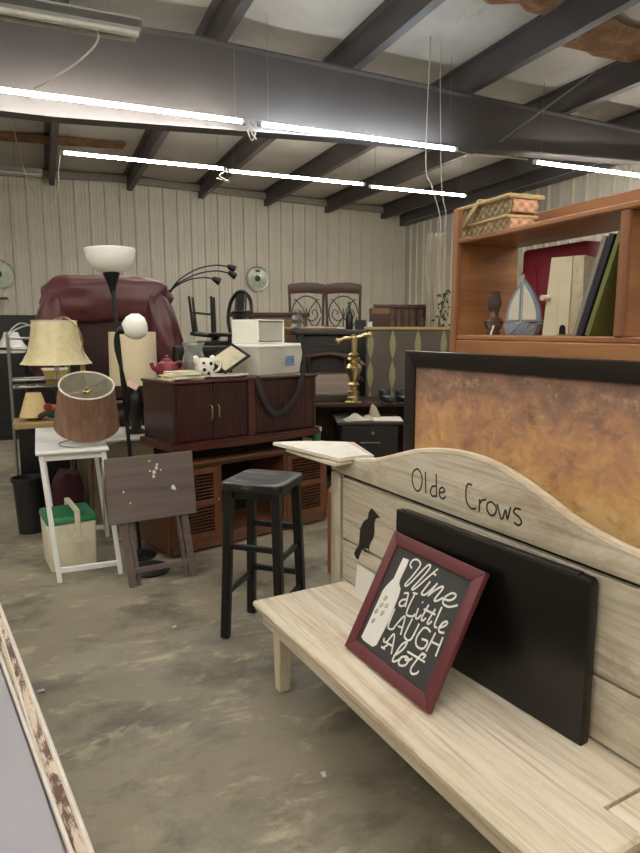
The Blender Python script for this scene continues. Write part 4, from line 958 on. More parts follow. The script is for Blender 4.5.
part('glass_bowl', lambda bm: lathe(bm, [(0.045, 0.038), (0.09, 0.05), (0.13, 0.085), (0.152, 0.13), (0.163, 0.185), (0.160, 0.19), (0.147, 0.135), (0.126, 0.092), (0.088, 0.058), (0.045, 0.046)], 48, Tq), 'frost', t)
part('reading_arm', CURVE([tp(0.5) + Vector((0, -0.01, 0)), tp(0.56) + Vector((0.02, -0.04, 0)), tp(0.66) + Vector((0.0, -0.07, 0)), tp(0.76) + Vector((-0.03, -0.09, 0.0)), tp(0.80) + Vector((-0.01, -0.10, 0.03)), tp(0.81) + Vector((0.03, -0.10, 0.03))], 0.010), 'black_metal', t)
rc = tp(0.81) + Vector((0.075, -0.105, 0.03)); Rm = Matrix.Translation(rc) @ Matrix.Rotation(R_(75), 4, 'Y')
part('reading_globe', lambda bm: lathe(bm, [(0.02, -0.055), (0.045, -0.045), (0.075, -0.01), (0.086, 0.03), (0.075, 0.075), (0.045, 0.10), (0, 0.108)], 32, Rm), 'frost', t)
part('socket', lambda bm: lathe(bm, [(0, -0.09), (0.02, -0.085), (0.03, -0.05), (0, -0.045)], 20, Rm), 'black_metal', t)
part('price_tag', BX(tp(0.60) + Vector((0.055, -0.05, 0.04)), (0.075, 0.002, 0.042), 0.0005, Matrix.Rotation(R_(32), 4, 'Y')), 'pinktag', t)
t = single('lamp_base', LATHE([(0, 0), (0.125, 0), (0.128, 0.012), (0.11, 0.03), (0.02, 0.04), (0, 0.04)], 40), 'black_plastic', 'round black weighted disc lying on the floor behind the tray table feet', 'base', (0.545, 4.07, 0))

t = thing('chest', 'tan sided chest with a white top behind the torchiere', 'chest', (0.25, 5.28, 0), 5)
part('body', BX((0.38, 0.32, 0.325), (0.74, 0.60, 0.65), 0.006), 'tan_box', t)
part('top', BX((0.38, 0.32, 0.662), (0.78, 0.66, 0.026), 0.006), 'white_top', t)
t = thing('drum_lamp', 'lamp with a large plain cream drum shade on the white topped chest', 'lamp', (0.68, 5.56, 0.675), 0)
part('base', LATHE([(0, 0), (0.085, 0), (0.09, 0.015), (0.04, 0.04), (0.055, 0.12), (0.075, 0.24), (0.05, 0.36), (0.018, 0.42), (0.012, 0.60), (0, 0.60)], 32), 'dark_frame', t)
sh = part('lamp_shade', LATHE([(0.196, 0.415), (0.190, 0.85), (0.187, 0.85), (0.193, 0.415)], 64), 'drum', t)
part('spider', several(*[(lambda a: TUBE([(0, 0, 0.83), (0.189 * math.cos(a), 0.189 * math.sin(a), 0.845)], 0.003, 6))(R_(20 + 120 * k)) for k in range(3)]), 'brass', sh)

def recliner(label, loc, rz, W_, base_h, seat_h, back_h, roll=True, leather='leather'):
    t = thing('recliner', label, 'recliner', loc, rz, 'burgundy leather recliners')
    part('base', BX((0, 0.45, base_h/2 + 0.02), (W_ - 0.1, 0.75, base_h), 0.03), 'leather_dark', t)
    part('seat', PILLOW((0, 0.50, seat_h), (W_ - 0.36, 0.70, 0.26), 4, 9, lump=0.05, seed=1), leather, t)
    for s in (-1, 1): part('armrest', PILLOW((s * (W_/2 - 0.11), 0.45, seat_h - 0.02), (0.26, 0.88, seat_h * 1.3), 4.5, 9, lump=0.06, seed=2 + s), leather, t)
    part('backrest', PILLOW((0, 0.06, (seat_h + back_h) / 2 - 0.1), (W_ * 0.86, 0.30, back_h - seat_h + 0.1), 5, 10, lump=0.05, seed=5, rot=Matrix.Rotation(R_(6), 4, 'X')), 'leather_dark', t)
    for s in (-1, 1):
        part('wing', PILLOW((s * (W_/2 - 0.09), -0.08, seat_h + (back_h - seat_h) * 0.36), (0.30, 0.36, (back_h - seat_h) * 1.0), 2.8, 11, lump=0.14, seed=9 + s, rot=Matrix.Rotation(R_(-14 * s), 4, 'Y')), leather, t)
    if roll:
        part('headrest', PILLOW((0, -0.03, back_h - 0.20), (W_ * 0.97, 0.42, 0.44), 3.0, 14, lump=0.10, seed=4), leather, t)
    return t
recliner('large burgundy leather recliner raised behind the lamps, its headrest roll uppermost', (0.59, 6.50, 0.83), -14, 1.22, 0.20, 0.36, 1.20)
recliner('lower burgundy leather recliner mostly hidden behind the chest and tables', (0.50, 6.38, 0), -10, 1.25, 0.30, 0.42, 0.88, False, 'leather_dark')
t = single('cloth_bag', PILLOW((0, 0, 0.235), (0.22, 0.20, 0.47), 3, 9, lump=0.16, seed=3), 'maroon_cloth', 'crumpled maroon cloth bag on the floor behind the white table', 'bag', (0.10, 5.22, 0.0), 20)
single('wooden_stick', BAR((0, 0, 0), (0.02, 0.08, 0.66), 0.022, 0.018, 0.003), 'mid_wood', 'thin wooden stick leaning on the tan chest under the white table', 'stick', (0.275, 5.12, 0.0))

# ------------------------------------------------------------------ far left corner: rack, end table, lamps
t = thing('end_table', 'small yellowish wooden end table holding the floral lamp', 'table', (-0.05, 5.60, 0), 3)
part('top', BX((0, 0, 0.80), (0.42, 0.36, 0.05), 0.008), 'yellow_wood', t)
part('cabinet', BX((0, 0.01, 0.42), (0.36, 0.30, 0.72)), 'black_wood', t)
for sx in (-1, 1):
    for sy in (-1, 1): part('foot', BX((sx * 0.15, sy * 0.12, 0.03), (0.04, 0.04, 0.06)), 'black_wood', t)
t = thing('floral_lamp', 'small lamp with a floral cream shade on the yellowish end table', 'lamp', (-0.10, 5.58, 0.826), 0)
part('base', LATHE([(0, 0), (0.045, 0), (0.05, 0.01), (0.03, 0.04), (0.012, 0.07), (0, 0.07)], 20), 'brass', t)
part('lamp_shade', LATHE([(0.115, 0.03), (0.105, 0.06), (0.068, 0.18), (0.055, 0.22), (0.052, 0.22), (0.065, 0.18), (0.102, 0.06)], 32), 'floral', t)
t = thing('silk_flowers', 'red and orange silk flowers with dark leaves beside the floral lamp', 'flowers', (0.085, 5.54, 0.826), 0)
rnd = random.Random(5)
for k in range(7):
    x, y, z = rnd.uniform(-0.09, 0.07), rnd.uniform(-0.07, 0.04), rnd.uniform(0.03, 0.11)
    def bloom(bm, x=x, y=y, z=z):
        for j in range(7):
            a = j * 2 * math.pi / 7
            pillow(bm, (x + 0.018 * math.cos(a), y - 0.008, z + 0.018 * math.sin(a)), (0.032, 0.016, 0.03), 2.2, 2)
        pillow(bm, (x, y - 0.014, z), (0.022, 0.022, 0.022), 2, 2)
    part('bloom', bloom, 'red_flower' if k % 3 else 'orange_flower', t)
for k in range(4):
    a = rnd.uniform(0, 6.28)
    part('leaf', PILLOW((-0.13 + 0.03 * k, -0.09, 0.05 + 0.012 * (k % 2)), (0.075, 0.012, 0.045), 2.2, 3, rot=Matrix.Rotation(R_(-30 + 25 * k), 4, 'Y')), 'leaf', t)
part('stems', several(*[TUBE([(0.02 * k - 0.04, 0, 0.0), (0.02 * k - 0.05, -0.01, 0.06)], 0.003, 5) for k in range(5)]), 'leaf', t)

t = thing('wire_rack', 'tall chrome tube rack standing left of the belled parchment shade', 'rack', (-0.06, 6.08, 0), 4)
for x in (-0.22, 0.24):
    for y in (-0.13, 0.13): part('post', TUBE([(x, y, 0), (x, y, 1.52 if y > 0 else 1.50)], 0.011, 8), 'chrome', t)
for z in (0.3, 1.06, 1.12, 1.38, 1.47):
    part('shelf', several(TUBE([(-0.22, -0.13, z), (0.24, -0.13, z), (0.24, 0.13, z), (-0.22, 0.13, z)], 0.010, 6, closed=True), *( [TUBE([(-0.22 + 0.051 * i, -0.13, z), (-0.22 + 0.051 * i, 0.13, z)], 0.004, 5) for i in range(1, 9)] if z in (0.3, 1.06) else [])), 'chrome', t)
part('top_scroll', several(CURVE([(-0.22, -0.13, 1.50), (-0.12, -0.13, 1.56), (0.0, -0.13, 1.585), (0.12, -0.13, 1.56), (0.24, -0.13, 1.60)], 0.006), CURVE([(-0.22, 0.13, 1.50), (-0.1, 0.13, 1.60), (0.1, 0.13, 1.52), (0.24, 0.13, 1.66)], 0.006)), 'chrome', t)
t = thing('tin_tub', 'yellow tin tub with a pale rim on the chrome rack shelf', 'tub', (0.08, 6.06, 1.072), 4)
part('tub', lambda bm: (loftrect(bm, levels(0.15, 0.13, 0.21, 0.18, 0.13, 3), 6, 5, True), bmesh.ops.solidify(bm, geom=bm.faces[:], thickness=0.003)), 'yellow_tin', t)
part('rim', lambda bm: tube(bm, [(-0.105, -0.09, 0.13), (0.105, -0.09, 0.13), (0.105, 0.09, 0.13), (-0.105, 0.09, 0.13)], 0.009, 6, closed=True), 'white_lining', t)

t = thing('black_dresser', 'black dresser with a pale top on the floor at the far left', 'dresser', (-0.85, 9.95, 0), 0)
part('body', BX((0, 0.25, 0.61), (1.15, 0.5, 1.22)), 'black_wood', t)
part('top', BX((0, 0.25, 1.235), (1.2, 0.54, 0.03)), 'white_top', t)
for k in range(4):
    d = part('drawer', BX((0, -0.008, 0.20 + 0.28 * k), (1.05, 0.02, 0.25)), 'black_wood', t)
    for x in (-0.3, 0.3): part('knob', lambda bm, x=x, k=k: bmesh.ops.create_uvsphere(bm, u_segments=10, v_segments=6, radius=0.016, matrix=Matrix.Translation((x, -0.03, 0.20 + 0.28 * k))), 'black_metal', d)
t = thing('headboard_panel', 'dark panel standing behind the small white lamp at the far left', 'panel', (-0.45, 10.65, 0), 0)
part('board', BX((0, 0, 0.87), (1.5, 0.05, 1.74), 0.01), 'black_wood', t)
part('cap', BX((0, 0, 1.745), (1.54, 0.07, 0.03)), 'black_wood', t)
t = thing('small_lamp', 'small white bell shaded lamp on the black dresser at the far left', 'lamp', (-0.42, 10.12, 1.251), 0)
part('base', LATHE([(0, 0), (0.07, 0), (0.03, 0.03), (0.02, 0.08), (0, 0.08)], 20), 'ceramic', t)
part('lamp_shade', LATHE([(0.20, 0.05), (0.16, 0.10), (0.11, 0.20), (0.09, 0.26), (0.087, 0.26), (0.107, 0.20), (0.157, 0.10)], 32), 'frost', t)
t = thing('wall_shelf', 'small wooden shelf with a rounded end on the back wall at the left edge', 'shelf', (-1.42, 14.33, 2.14), 0)
part('board', BX((0.35, 0.0, 0.02), (0.95, 0.25, 0.04), 0.015), 'mid_wood', t)
for x in (0.1, 0.6): part('bracket', PRISM([(x, 0), (x + 0.03, 0), (x + 0.03, -0.12), (x, -0.12)], 0.05, 0.12), 'mid_wood', t)

# ------------------------------------------------------------------ back wall pieces
def disc(label, loc, r):
    t = thing('wall_clock', label, 'clock', loc, 0, 'round wall ornaments')
    R90 = Matrix.Rotation(R_(90), 4, 'X')
    part('rim', lambda bm: lathe(bm, [(r * 0.9, 0), (r, 0.0), (r * 1.02, 0.02), (r, 0.04), (r * 0.9, 0.035)], 48, R90), 'chrome', t)
    part('face', lambda bm: lathe(bm, [(0, 0.024), (r * 0.93, 0.02)], 48, R90), 'mirror_teal', t)
    part('centre', lambda bm: lathe(bm, [(0, 0.05), (r * 0.22, 0.045), (r * 0.26, 0.024)], 24, R90), 'black_metal', t)
    part('spokes', several(*[(lambda a: BAR((math.cos(a) * r * 0.25, -0.03, math.sin(a) * r * 0.25), (math.cos(a) * r * 0.9, -0.03, math.sin(a) * r * 0.9), 0.010, 0.008, 0))(R_(45 * k + 20)) for k in range(8)]), 'chrome', t)
    part('marker', BX((0, -0.032, r * 0.62), (r * 0.36, 0.012, r * 0.2), 0.004), 'black_metal', t)
    part('feet', several(BX((-r * 0.2, -0.02, -r * 1.05), (r * 0.28, 0.03, r * 0.12), 0.004), BX((r * 0.25, -0.02, -r * 1.05), (r * 0.28, 0.03, r * 0.12), 0.004)), 'chrome', t)
disc('round iridescent clock hanging on the ribbed back wall', (4.64, 14.53, 2.72), 0.27)
disc('round iridescent clock on the back wall cut by the left picture edge', (-0.76, 14.53, 2.64), 0.29)

t = thing('arc_lamp', 'black arc floor lamp with three long arms reaching over the recliner', 'lamp', (1.25, 7.0, 0), 0)
part('base', LATHE([(0, 0), (0.15, 0), (0.15, 0.02), (0.02, 0.03), (0, 0.03)], 36), 'black_metal', t)
part('pole', lambda bm: cyl(bm, (0, 0, 0.02), (0, 0, 1.96), 0.014), 'black_metal', t)
for i, pts in enumerate(([(0, 0, 1.93), (0.1, -0.06, 2.06), (0.27, -0.12, 2.17), (0.45, -0.2, 2.215), (0.58, -0.27, 2.20)], [(0, 0, 1.92), (0.08, -0.05, 2.02), (0.27, -0.14, 2.12), (0.45, -0.23, 2.155), (0.58, -0.30, 2.13)], [(0, 0, 1.91), (0.06, -0.05, 1.99), (0.2, -0.12, 2.065), (0.34, -0.2, 2.085), (0.42, -0.25, 2.07)])):
    a = part('arm', CURVE(pts, 0.0075), 'black_metal', t)
    e = Vector(pts[-1]); mm = Matrix.Translation(e + Vector((0.03, -0.01, -0.012))) @ Matrix.Rotation(R_(115), 4, 'Y')
    part('lamp_head', (lambda mm: (lambda bm: lathe(bm, [(0, -0.05), (0.018, -0.045), (0.03, -0.01), (0.042, 0.04), (0.036, 0.042), (0, 0.02)], 24, mm)))(mm), 'black_metal', a)

# black chairs beyond the recliner
BKC = thing('black_cabinet', 'low black cabinet behind the cherry cabinet, chairs stacked on it', 'cabinet', (1.70, 5.96, 0), -14)
part('body', BX((0, 0.25, 0.715), (0.74, 0.62, 1.40)), 'black_wood', BKC)
part('top', BX((0, 0.25, 1.425), (0.78, 0.66, 0.022)), 'black_wood', BKC)
for x in (-0.18, 0.18):
    d = part('door', BX((x, -0.068, 0.72), (0.34, 0.016, 1.25)), 'black_wood', BKC)
    part('knob', lambda bm, x=x: bmesh.ops.create_uvsphere(bm, u_segments=10, v_segments=6, radius=0.012, matrix=Matrix.Translation((x * 0.2, -0.085, 0.75))), 'brass', d)
t = thing('black_chair', 'black wooden chair upside down on the low black cabinet, legs in the air', 'chair', (1.45, 6.25, 1.438), -20, 'black wooden chairs')
part('seat', PILLOW((0.01, 0, 0.055), (0.29, 0.28, 0.045), 5, 8, rot=Matrix.Rotation(R_(6), 4, 'Y')), 'black_wood', t)
for sx in (-1, 1):
    for sy in (-1, 1):
        part('leg', lambda bm, sx=sx, sy=sy: cyl(bm, (sx * 0.09, sy * 0.10, 0.06), (sx * 0.105 - 0.02, sy * 0.12, 0.42), 0.016, 0.012), 'black_wood', t)
for sy in (-1, 1): part('stretcher', lambda bm, sy=sy: cyl(bm, (-0.11, sy * 0.113, 0.27), (0.08, sy * 0.113, 0.25), 0.009), 'black_wood', t)
part('crest', PILLOW((0.11, 0, 0.016), (0.05, 0.26, 0.03), 4, 6), 'black_wood', t)
t = thing('black_chair', 'black oval hoop back chair standing right of the upside down chair', 'chair', (1.63, 5.99, 1.437), -62, 'black wooden chairs')
part('seat', PILLOW((0, -0.02, 0.06), (0.30, 0.32, 0.04), 5, 8), 'black_wood', t)
for sx in (-1, 1):
    for sy in (-1, 1): part('leg', lambda bm, sx=sx, sy=sy: cyl(bm, (sx * 0.12, sy * 0.12, 0.0), (sx * 0.10, sy * 0.10, 0.06), 0.014), 'black_wood', t)
hoop = [(-0.10, 0.11, 0.06), (-0.155, 0.13, 0.2), (-0.14, 0.15, 0.36), (-0.07, 0.165, 0.45), (0.0, 0.168, 0.47), (0.07, 0.165, 0.45), (0.14, 0.15, 0.36), (0.155, 0.13, 0.2), (0.10, 0.11, 0.06)]
part('back_hoop', CURVE(hoop, 0.018), 'black_wood', t)
part('back_splat', BAR((0, 0.11, 0.06), (0, 0.165, 0.46), 0.10, 0.012, 0.003, up=(0, 1, 0)), 'black_wood', t)
for x in (-0.075, 0.075): part('spindle', TUBE([(x, 0.11, 0.06), (x * 0.9, 0.163, 0.43)], 0.008), 'black_wood', t)
part('arm', CURVE([(0.15, 0.14, 0.28), (0.20, 0.02, 0.27), (0.19, -0.14, 0.26)], 0.013), 'black_wood', t)
t = thing('speaker_box', 'black boxy cabinet behind the glass jar, back of the cherry cabinet', 'box', (1.26, 5.42, 0), -6)
part('body', BX((0, 0.17, 0.70), (0.50, 0.34, 1.40), 0.008), 'black_plastic', t)
part('front', BX((0, -0.005, 1.26), (0.44, 0.012, 0.22), 0.004), 'black_metal', t)

# headboard strip and boxes behind the white bins
t = thing('wood_headboard', 'plain brown wooden headboard standing behind the white storage bins', 'headboard', (2.42, 7.12, 0), -18)
part('panel', BX((0, 0, 0.86), (0.86, 0.03, 1.66)), 'mid_wood', t)
part('cap', BX((0, 0, 1.715), (0.92, 0.05, 0.05), 0.008), 'dark_wood', t)
part('panel_moulding', BX((0.28, -0.02, 1.60), (0.24, 0.012, 0.12), 0.004), 'brown_card', t)
# raised dark table with the two chairs and odds and ends
DT = thing('dark_table', 'dark topped high cupboard with clutter, below the two scroll back chairs', 'cupboard', (2.82, 6.10, 0), -21)
part('top', PILLOW((0, 0.25, 1.515), (1.02, 0.66, 0.06), 8, 8), 'gunmetal_top', DT)
part('body', BX((0.02, 0.27, 0.75), (0.92, 0.56, 1.47)), 'gunmetal', DT)
for z in (0.45, 1.08): part('door', BX((0.02, -0.018, z), (0.84, 0.014, 0.58), 0.004), 'gunmetal', DT)
def DW(x, y, z=1.546): a = R_(-21); return Vector((2.82 + x * math.cos(a) - y * math.sin(a), 6.10 + x * math.sin(a) + y * math.cos(a), z))
t = thing('red_book', 'red covered book lying on the dark cupboard top', 'book', DW(-0.22, 0.12), -10)
part('cover', several(BX((0, 0, 0.003), (0.26, 0.17, 0.005), 0.001), BX((0, 0, 0.035), (0.26, 0.17, 0.005), 0.001), BX((0, 0.083, 0.019), (0.26, 0.004, 0.036), 0.001)), 'red_cloth', t)
part('page_block', BX((0, -0.003, 0.019), (0.25, 0.158, 0.028), 0), 'paper', t)
t = thing('black_book', 'flat black book on the dark cupboard beside the red one', 'book', DW(-0.03, 0.05), -30)
part('cover', several(BX((0, 0, 0.003), (0.22, 0.15, 0.005), 0.001), BX((0, 0, 0.027), (0.22, 0.15, 0.005), 0.001), BX((0, 0.073, 0.015), (0.22, 0.004, 0.028), 0.001)), 'black_plastic', t)
part('page_block', BX((0, -0.003, 0.015), (0.21, 0.14, 0.02), 0), 'paper', t)
t = thing('black_bottle', 'slim black bottle standing on the dark cupboard before the right scroll chair', 'bottle', DW(0.12, 0.10), 0)
part('glass_body', LATHE([(0, 0), (0.035, 0), (0.038, 0.01), (0.038, 0.14), (0.03, 0.17), (0.014, 0.20), (0.013, 0.26), (0, 0.26)], 24), 'black_spot', t)
part('stopper', LATHE([(0, 0.26), (0.016, 0.26), (0.016, 0.285), (0, 0.287)], 16), 'gunmetal_top', t)
for (lab, x, y, w, d, h, m) in (('little black box on the dark cupboard right of the black bottle', 0.24, 0.12, 0.11, 0.10, 0.09, 'black_plastic'), ('little white box on the dark cupboard by the brown box', 0.33, 0.06, 0.05, 0.06, 0.07, 'white_paint')):
    t = thing('small_box', lab, 'box', DW(x, y), -21)
    part('carton', BX((0, 0, h/2), (w, d, h), 0.004), m, t); part('lid', BX((0, 0, h + 0.004), (w + 0.006, d + 0.006, 0.008), 0.002), m, t)
t = thing('cardboard_box', 'small brown box at the right end of the dark cupboard top', 'box', DW(0.44, 0.12), -21)
part('carton', BX((0, 0, 0.11), (0.20, 0.16, 0.22), 0.003), 'dark_wood', t)
part('flap', BX((0, -0.082, 0.19), (0.19, 0.003, 0.06), 0.001), 'brown_card', t)
single('wooden_stick', lambda bm: cyl(bm, (-0.30, 0, 0.012), (0.34, 0, 0.012), 0.010), 'yellow_wood', 'pale wooden dowel lying on the dark cupboard beside the white bins', 'stick', DW(-0.36, -0.045), -24)
t = thing('grey_figurine', 'small grey green figurine at the left end of the dark cupboard', 'figurine', DW(-0.43, 0.02), 0)
part('body', LATHE([(0, 0), (0.07, 0), (0.08, 0.02), (0.055, 0.06), (0.065, 0.10), (0.045, 0.14), (0.02, 0.15), (0, 0.15)], 24), 'galv', t)
part('head', PILLOW((0, 0, 0.175), (0.06, 0.06, 0.065), 2.2, 5), 'galv', t)

def scroll_chair(label, loc, rz):
    t = thing('scroll_chair', label, 'chair', loc, rz, 'scroll back dining chairs')
    w = 0.43
    for s in (-1, 1):
        part('back_post', CURVE([(s * 0.20, 0.22, 0.0), (s * 0.205, 0.20, 0.45), (s * 0.212, 0.25, 0.85), (s * 0.222, 0.31, 1.15)], 0.018, 8), 'dark_wood', t)
        part('front_leg', BAR((s * 0.19, -0.2, 0), (s * 0.19, -0.2, 0.44), 0.032, 0.032, up=(0, 1, 0), w2=0.04, d2=0.04), 'dark_wood', t)
    part('seat', PILLOW((0, 0.0, 0.46), (0.46, 0.46, 0.07), 5, 8), 'grey_fabric', t)
    part('seat_rail', several(BX((0, -0.20, 0.41), (0.38, 0.02, 0.06)), BX((0, 0.2, 0.41), (0.38, 0.02, 0.06)), BX((0.19, 0, 0.41), (0.02, 0.4, 0.06)), BX((-0.19, 0, 0.41), (0.02, 0.4, 0.06))), 'dark_wood', t)
    part('crest_rail', PRISM([(-0.226, 1.04)] + [(-0.226 + 0.0452 * i, 1.165 + 0.02 * math.sin(math.pi * i / 10)) for i in range(11)] + [(0.226, 1.04), (0.0, 1.055)], 0.275, 0.305, bev=0.004), 'cherry_x' if False else 'dark_wood', t)
    yy = lambda z: 0.215 + 0.10 * (z - 0.5) / 0.6
    def P(x, z): return (x, yy(z) + 0.01, z)
    sc = [CURVE([P(0.185 * math.cos(a * math.pi / 12), 0.80 + 0.215 * math.sin(a * math.pi / 12)) for a in range(24)], 0.008, 6, closed=False)]
    for s in (-1, 1):
        sc.append(CURVE([P(0, 0.74), P(s * 0.05, 0.86), P(s * 0.13, 0.96), P(s * 0.165, 0.97)], 0.007, 6))
        sc.append(CURVE([P(0, 0.74), P(s * 0.07, 0.70), P(s * 0.14, 0.76), P(s * 0.12, 0.84), P(s * 0.07, 0.82), P(s * 0.085, 0.78)], 0.007, 6))
        sc.append(CURVE([P(0, 0.76), P(s * 0.06, 0.66), P(s * 0.12, 0.62)], 0.007, 6))
    sc.append(TUBE([P(0, 0.585), P(0, 0.86)], 0.008, 6)); sc.append(TUBE([P(-0.2, 0.57), P(0.2, 0.57)], 0.009, 6))
    part('iron_scroll', several(*sc), 'iron', t)
    return t
CT = thing('brown_table', 'brown wooden table carrying the two scroll back chairs', 'table', (3.35, 7.55, 0), -20)
part('top', BX((0, 0, 0.934), (1.5, 0.95, 0.04)), 'mid_wood', CT)
for sx in (-1, 1):
    for sy in (-1, 1): part('leg', BX((sx * 0.68, sy * 0.4, 0.458), (0.07, 0.07, 0.914)), 'mid_wood', CT)
scroll_chair('scroll back dining chair on a table by the back wall, the left of two', (3.02, 7.48, 0.955), -22)
scroll_chair('scroll back dining chair on a table, the right one, nearer the brown box', (3.46, 7.31, 0.955), -22)

# slatted crib end
t = thing('crib_end', 'dark slatted crib end behind the taupe headboard', 'crib', (3.88, 6.60, 0), -20)
for x in (-0.30, 0.30): part('post', BX((x, 0, 0.90), (0.05, 0.05, 1.80)), 'dark_wood', t)
part('top_rail', BX((0, 0, 1.815), (0.70, 0.05, 0.04)), 'dark_wood', t)
part('bottom_rail', BX((0, 0, 0.6), (0.60, 0.03, 0.06)), 'dark_wood', t)
part('back_panel', BX((0, 0.02, 1.2), (0.60, 0.012, 1.2), 0), 'mid_wood', t)
for i in range(7): part('slat', BX((-0.24 + 0.08 * i, 0, 1.21), (0.03, 0.014, 1.18), 0.002), 'dark_wood', t)

# taupe headboard with olive leaf shapes
t = thing('upholstered_headboard', 'taupe headboard with rows of olive leaf shapes and a gold top rail', 'headboard', (2.89, 5.56, 0), -22)
part('panel', BX((0.48, 0.02, 0.84), (1.0, 0.05, 1.40), 0.015), 'grey_fabric', t)
part('top_rail', BX((0.48, 0.02, 1.555), (1.04, 0.06, 0.03), 0.006), 'gold_rail', t)
for x in (0.02, 0.94): part('leg', BX((x, 0.02, 0.14), (0.06, 0.05, 0.28)), 'dark_wood', t)
def leaf(x, z, w=0.030, h=0.29):
    pts = [(x + w * math.sin(math.pi * k / 10), z - h/2 + h * k / 10) for k in range(11)] + [(x - w * math.sin(math.pi * k / 10), z + h/2 - h * k / 10) for k in range(1, 10)]
    return PRISM(pts, -0.0095, -0.0045)
for x in (0.02, 0.235, 0.48, 0.73, 0.93):
    for z in (1.40, 1.105, 0.81): part('leaf_shape', leaf(x, z), 'olive_fabric', t)
t = single('finial', LATHE([(0, 0), (0.028, 0), (0.03, 0.03), (0.018, 0.05), (0.022, 0.07), (0, 0.085)], 20), 'iron', 'small dark knob ornament on the gold rail of the taupe headboard', 'ornament', (2.89 + 0.52 * math.cos(R_(-22)) + 0.02 * math.sin(R_(22)), 5.56 + 0.52 * math.sin(R_(-22)) + 0.0185, 1.571))
t = thing('dried_plant', 'dry leafy twig standing in a pot right of the crib end', 'plant', (3.74, 5.62, 0), 0)
part('pot', LATHE([(0, 0), (0.11, 0), (0.14, 0.35), (0.13, 0.35), (0.1, 0.02), (0, 0.02)], 28), 'gunmetal_top', t)
part('stem', CURVE([(0, 0, 0.02), (0.01, 0, 0.9), (-0.02, 0, 1.5), (0.02, 0, 1.75), (0.06, -0.02, 1.93)], 0.007), 'plant', t)
def leaves(bm):
    r = random.Random(11)
    for k in range(46):
        z = r.uniform(1.45, 1.95); c = Vector((0.0 + 0.12 * (z - 1.5) + r.gauss(0, 0.035), r.gauss(0, 0.03), z))
        pillow(bm, c, (0.045, 0.012, 0.022), 2, 2, rot=Matrix.Rotation(r.uniform(0, 6.28), 4, 'Z') @ Matrix.Rotation(r.uniform(-1, 1), 4, 'Y'))
part('leaves', leaves, 'plant', t)

# desk corner: drawer unit, brass candlestick and papers
FD = thing('drawer_cabinet', 'black steel two drawer cabinet right of the louvered console', 'cabinet', (2.18, 4.66, 0), -20)
part('body', BX((0.235, 0.31, 0.40), (0.47, 0.60, 0.76), 0.004), 'gunmetal', FD)
part('top', BX((0.25, 0.33, 0.787), (0.56, 0.68, 0.02), 0.003), 'gunmetal_top', FD)
for z in (0.61, 0.26):
    d = part('drawer', BX((0.235, 0.003, z), (0.45, 0.02, 0.31), 0.005), 'gunmetal', FD)
    part('handle', several(BAR((0.16, -0.018, z + 0.02), (0.32, -0.018, z + 0.02), 0.018, 0.008, 0.003), BX((0.17, -0.012, z + 0.02), (0.01, 0.016, 0.012)), BX((0.31, -0.012, z + 0.02), (0.01, 0.016, 0.012))), 'chrome', d)
    part('lock', lambda bm, z=z: cyl(bm, (0.26, -0.004, z + 0.10), (0.26, -0.014, z + 0.10), 0.014), 'chrome', d)
def FW_(x, y, z=0.798): a = R_(-20); return Vector((2.18 + x * math.cos(a) - y * math.sin(a), 4.66 + x * math.sin(a) + y * math.cos(a), z))
def crumple(w, d, h, seed):
    def f(bm):
        n = 12; g = []
        for i in range(n + 1):
            r = []
            for j in range(n + 1):
                p = Vector((w * (i / n - 0.5), d * (j / n - 0.5), 0)); p.z = 0.006 + h * (0.5 + 0.5 * noise.noise(p * 14 + Vector((seed, 0, 0)))) * (1 - abs(2 * j / n - 1) ** 4) * (1 - abs(2 * i / n - 1) ** 4)
                r.append(bm.verts.new(p))
            g.append(r)
        for A, B in zip(g, g[1:]):
            for j in range(n): bm.faces.new((A[j], B[j], B[j+1], A[j+1]))
        bmesh.ops.solidify(bm, geom=bm.faces[:], thickness=0.003)
    return f
single('crumpled_paper', crumple(0.26, 0.12, 0.08, 1), 'paper', 'crumpled pale paper at the front edge of the black drawer cabinet', 'paper', FW_(0.16, 0.09), -8)
single('paper_sheet', BX((0, 0, 0.006), (0.24, 0.24, 0.010), 0.002), 'paper', 'flat white papers on the right of the black drawer cabinet', 'papers', FW_(0.40, 0.14), -25)
single('crumpled_paper', crumple(0.10, 0.10, 0.16, 4), 'marbled', 'upright twist of cream paper beside the brass candlestick base', 'paper', FW_(0.31, 0.26), -20)
DK = thing('desk', 'dark brown desk behind the black drawer cabinet', 'desk', (2.12, 5.16, 0), -20)
part('top', BX((0.45, 0.30, 0.885), (1.05, 0.62, 0.03), 0.005), 'dark_wood', DK)
for x in (0.0, 0.9): part('side_panel', BX((x, 0.30, 0.435), (0.04, 0.56, 0.87)), 'dark_wood', DK)
part('modesty_panel', BX((0.45, 0.30, 0.55), (0.88, 0.02, 0.62)), 'dark_wood', DK)
def KW(x, y, z=0.901): a = R_(-20); return Vector((2.12 + x * math.cos(a) - y * math.sin(a), 5.16 + x * math.sin(a) + y * math.cos(a), z))
t = thing('brass_candlestick', 'tall turned brass candlestick with a cross shaped top on the dark desk', 'candlestick', KW(0.38, 0.04), -20)
part('turned_stem', LATHE([(0, 0), (0.075, 0), (0.078, 0.012), (0.06, 0.022), (0.062, 0.05), (0.05, 0.065), (0.052, 0.10), (0.03, 0.115), (0.03, 0.15), (0.052, 0.165), (0.03, 0.185), (0.036, 0.22), (0.068, 0.285), (0.072, 0.31), (0.05, 0.345), (0.03, 0.355), (0.06, 0.385), (0.05, 0.40), (0.028, 0.41), (0.05, 0.425), (0.028, 0.445), (0.032, 0.56), (0, 0.56)], 32), 'brass', t)
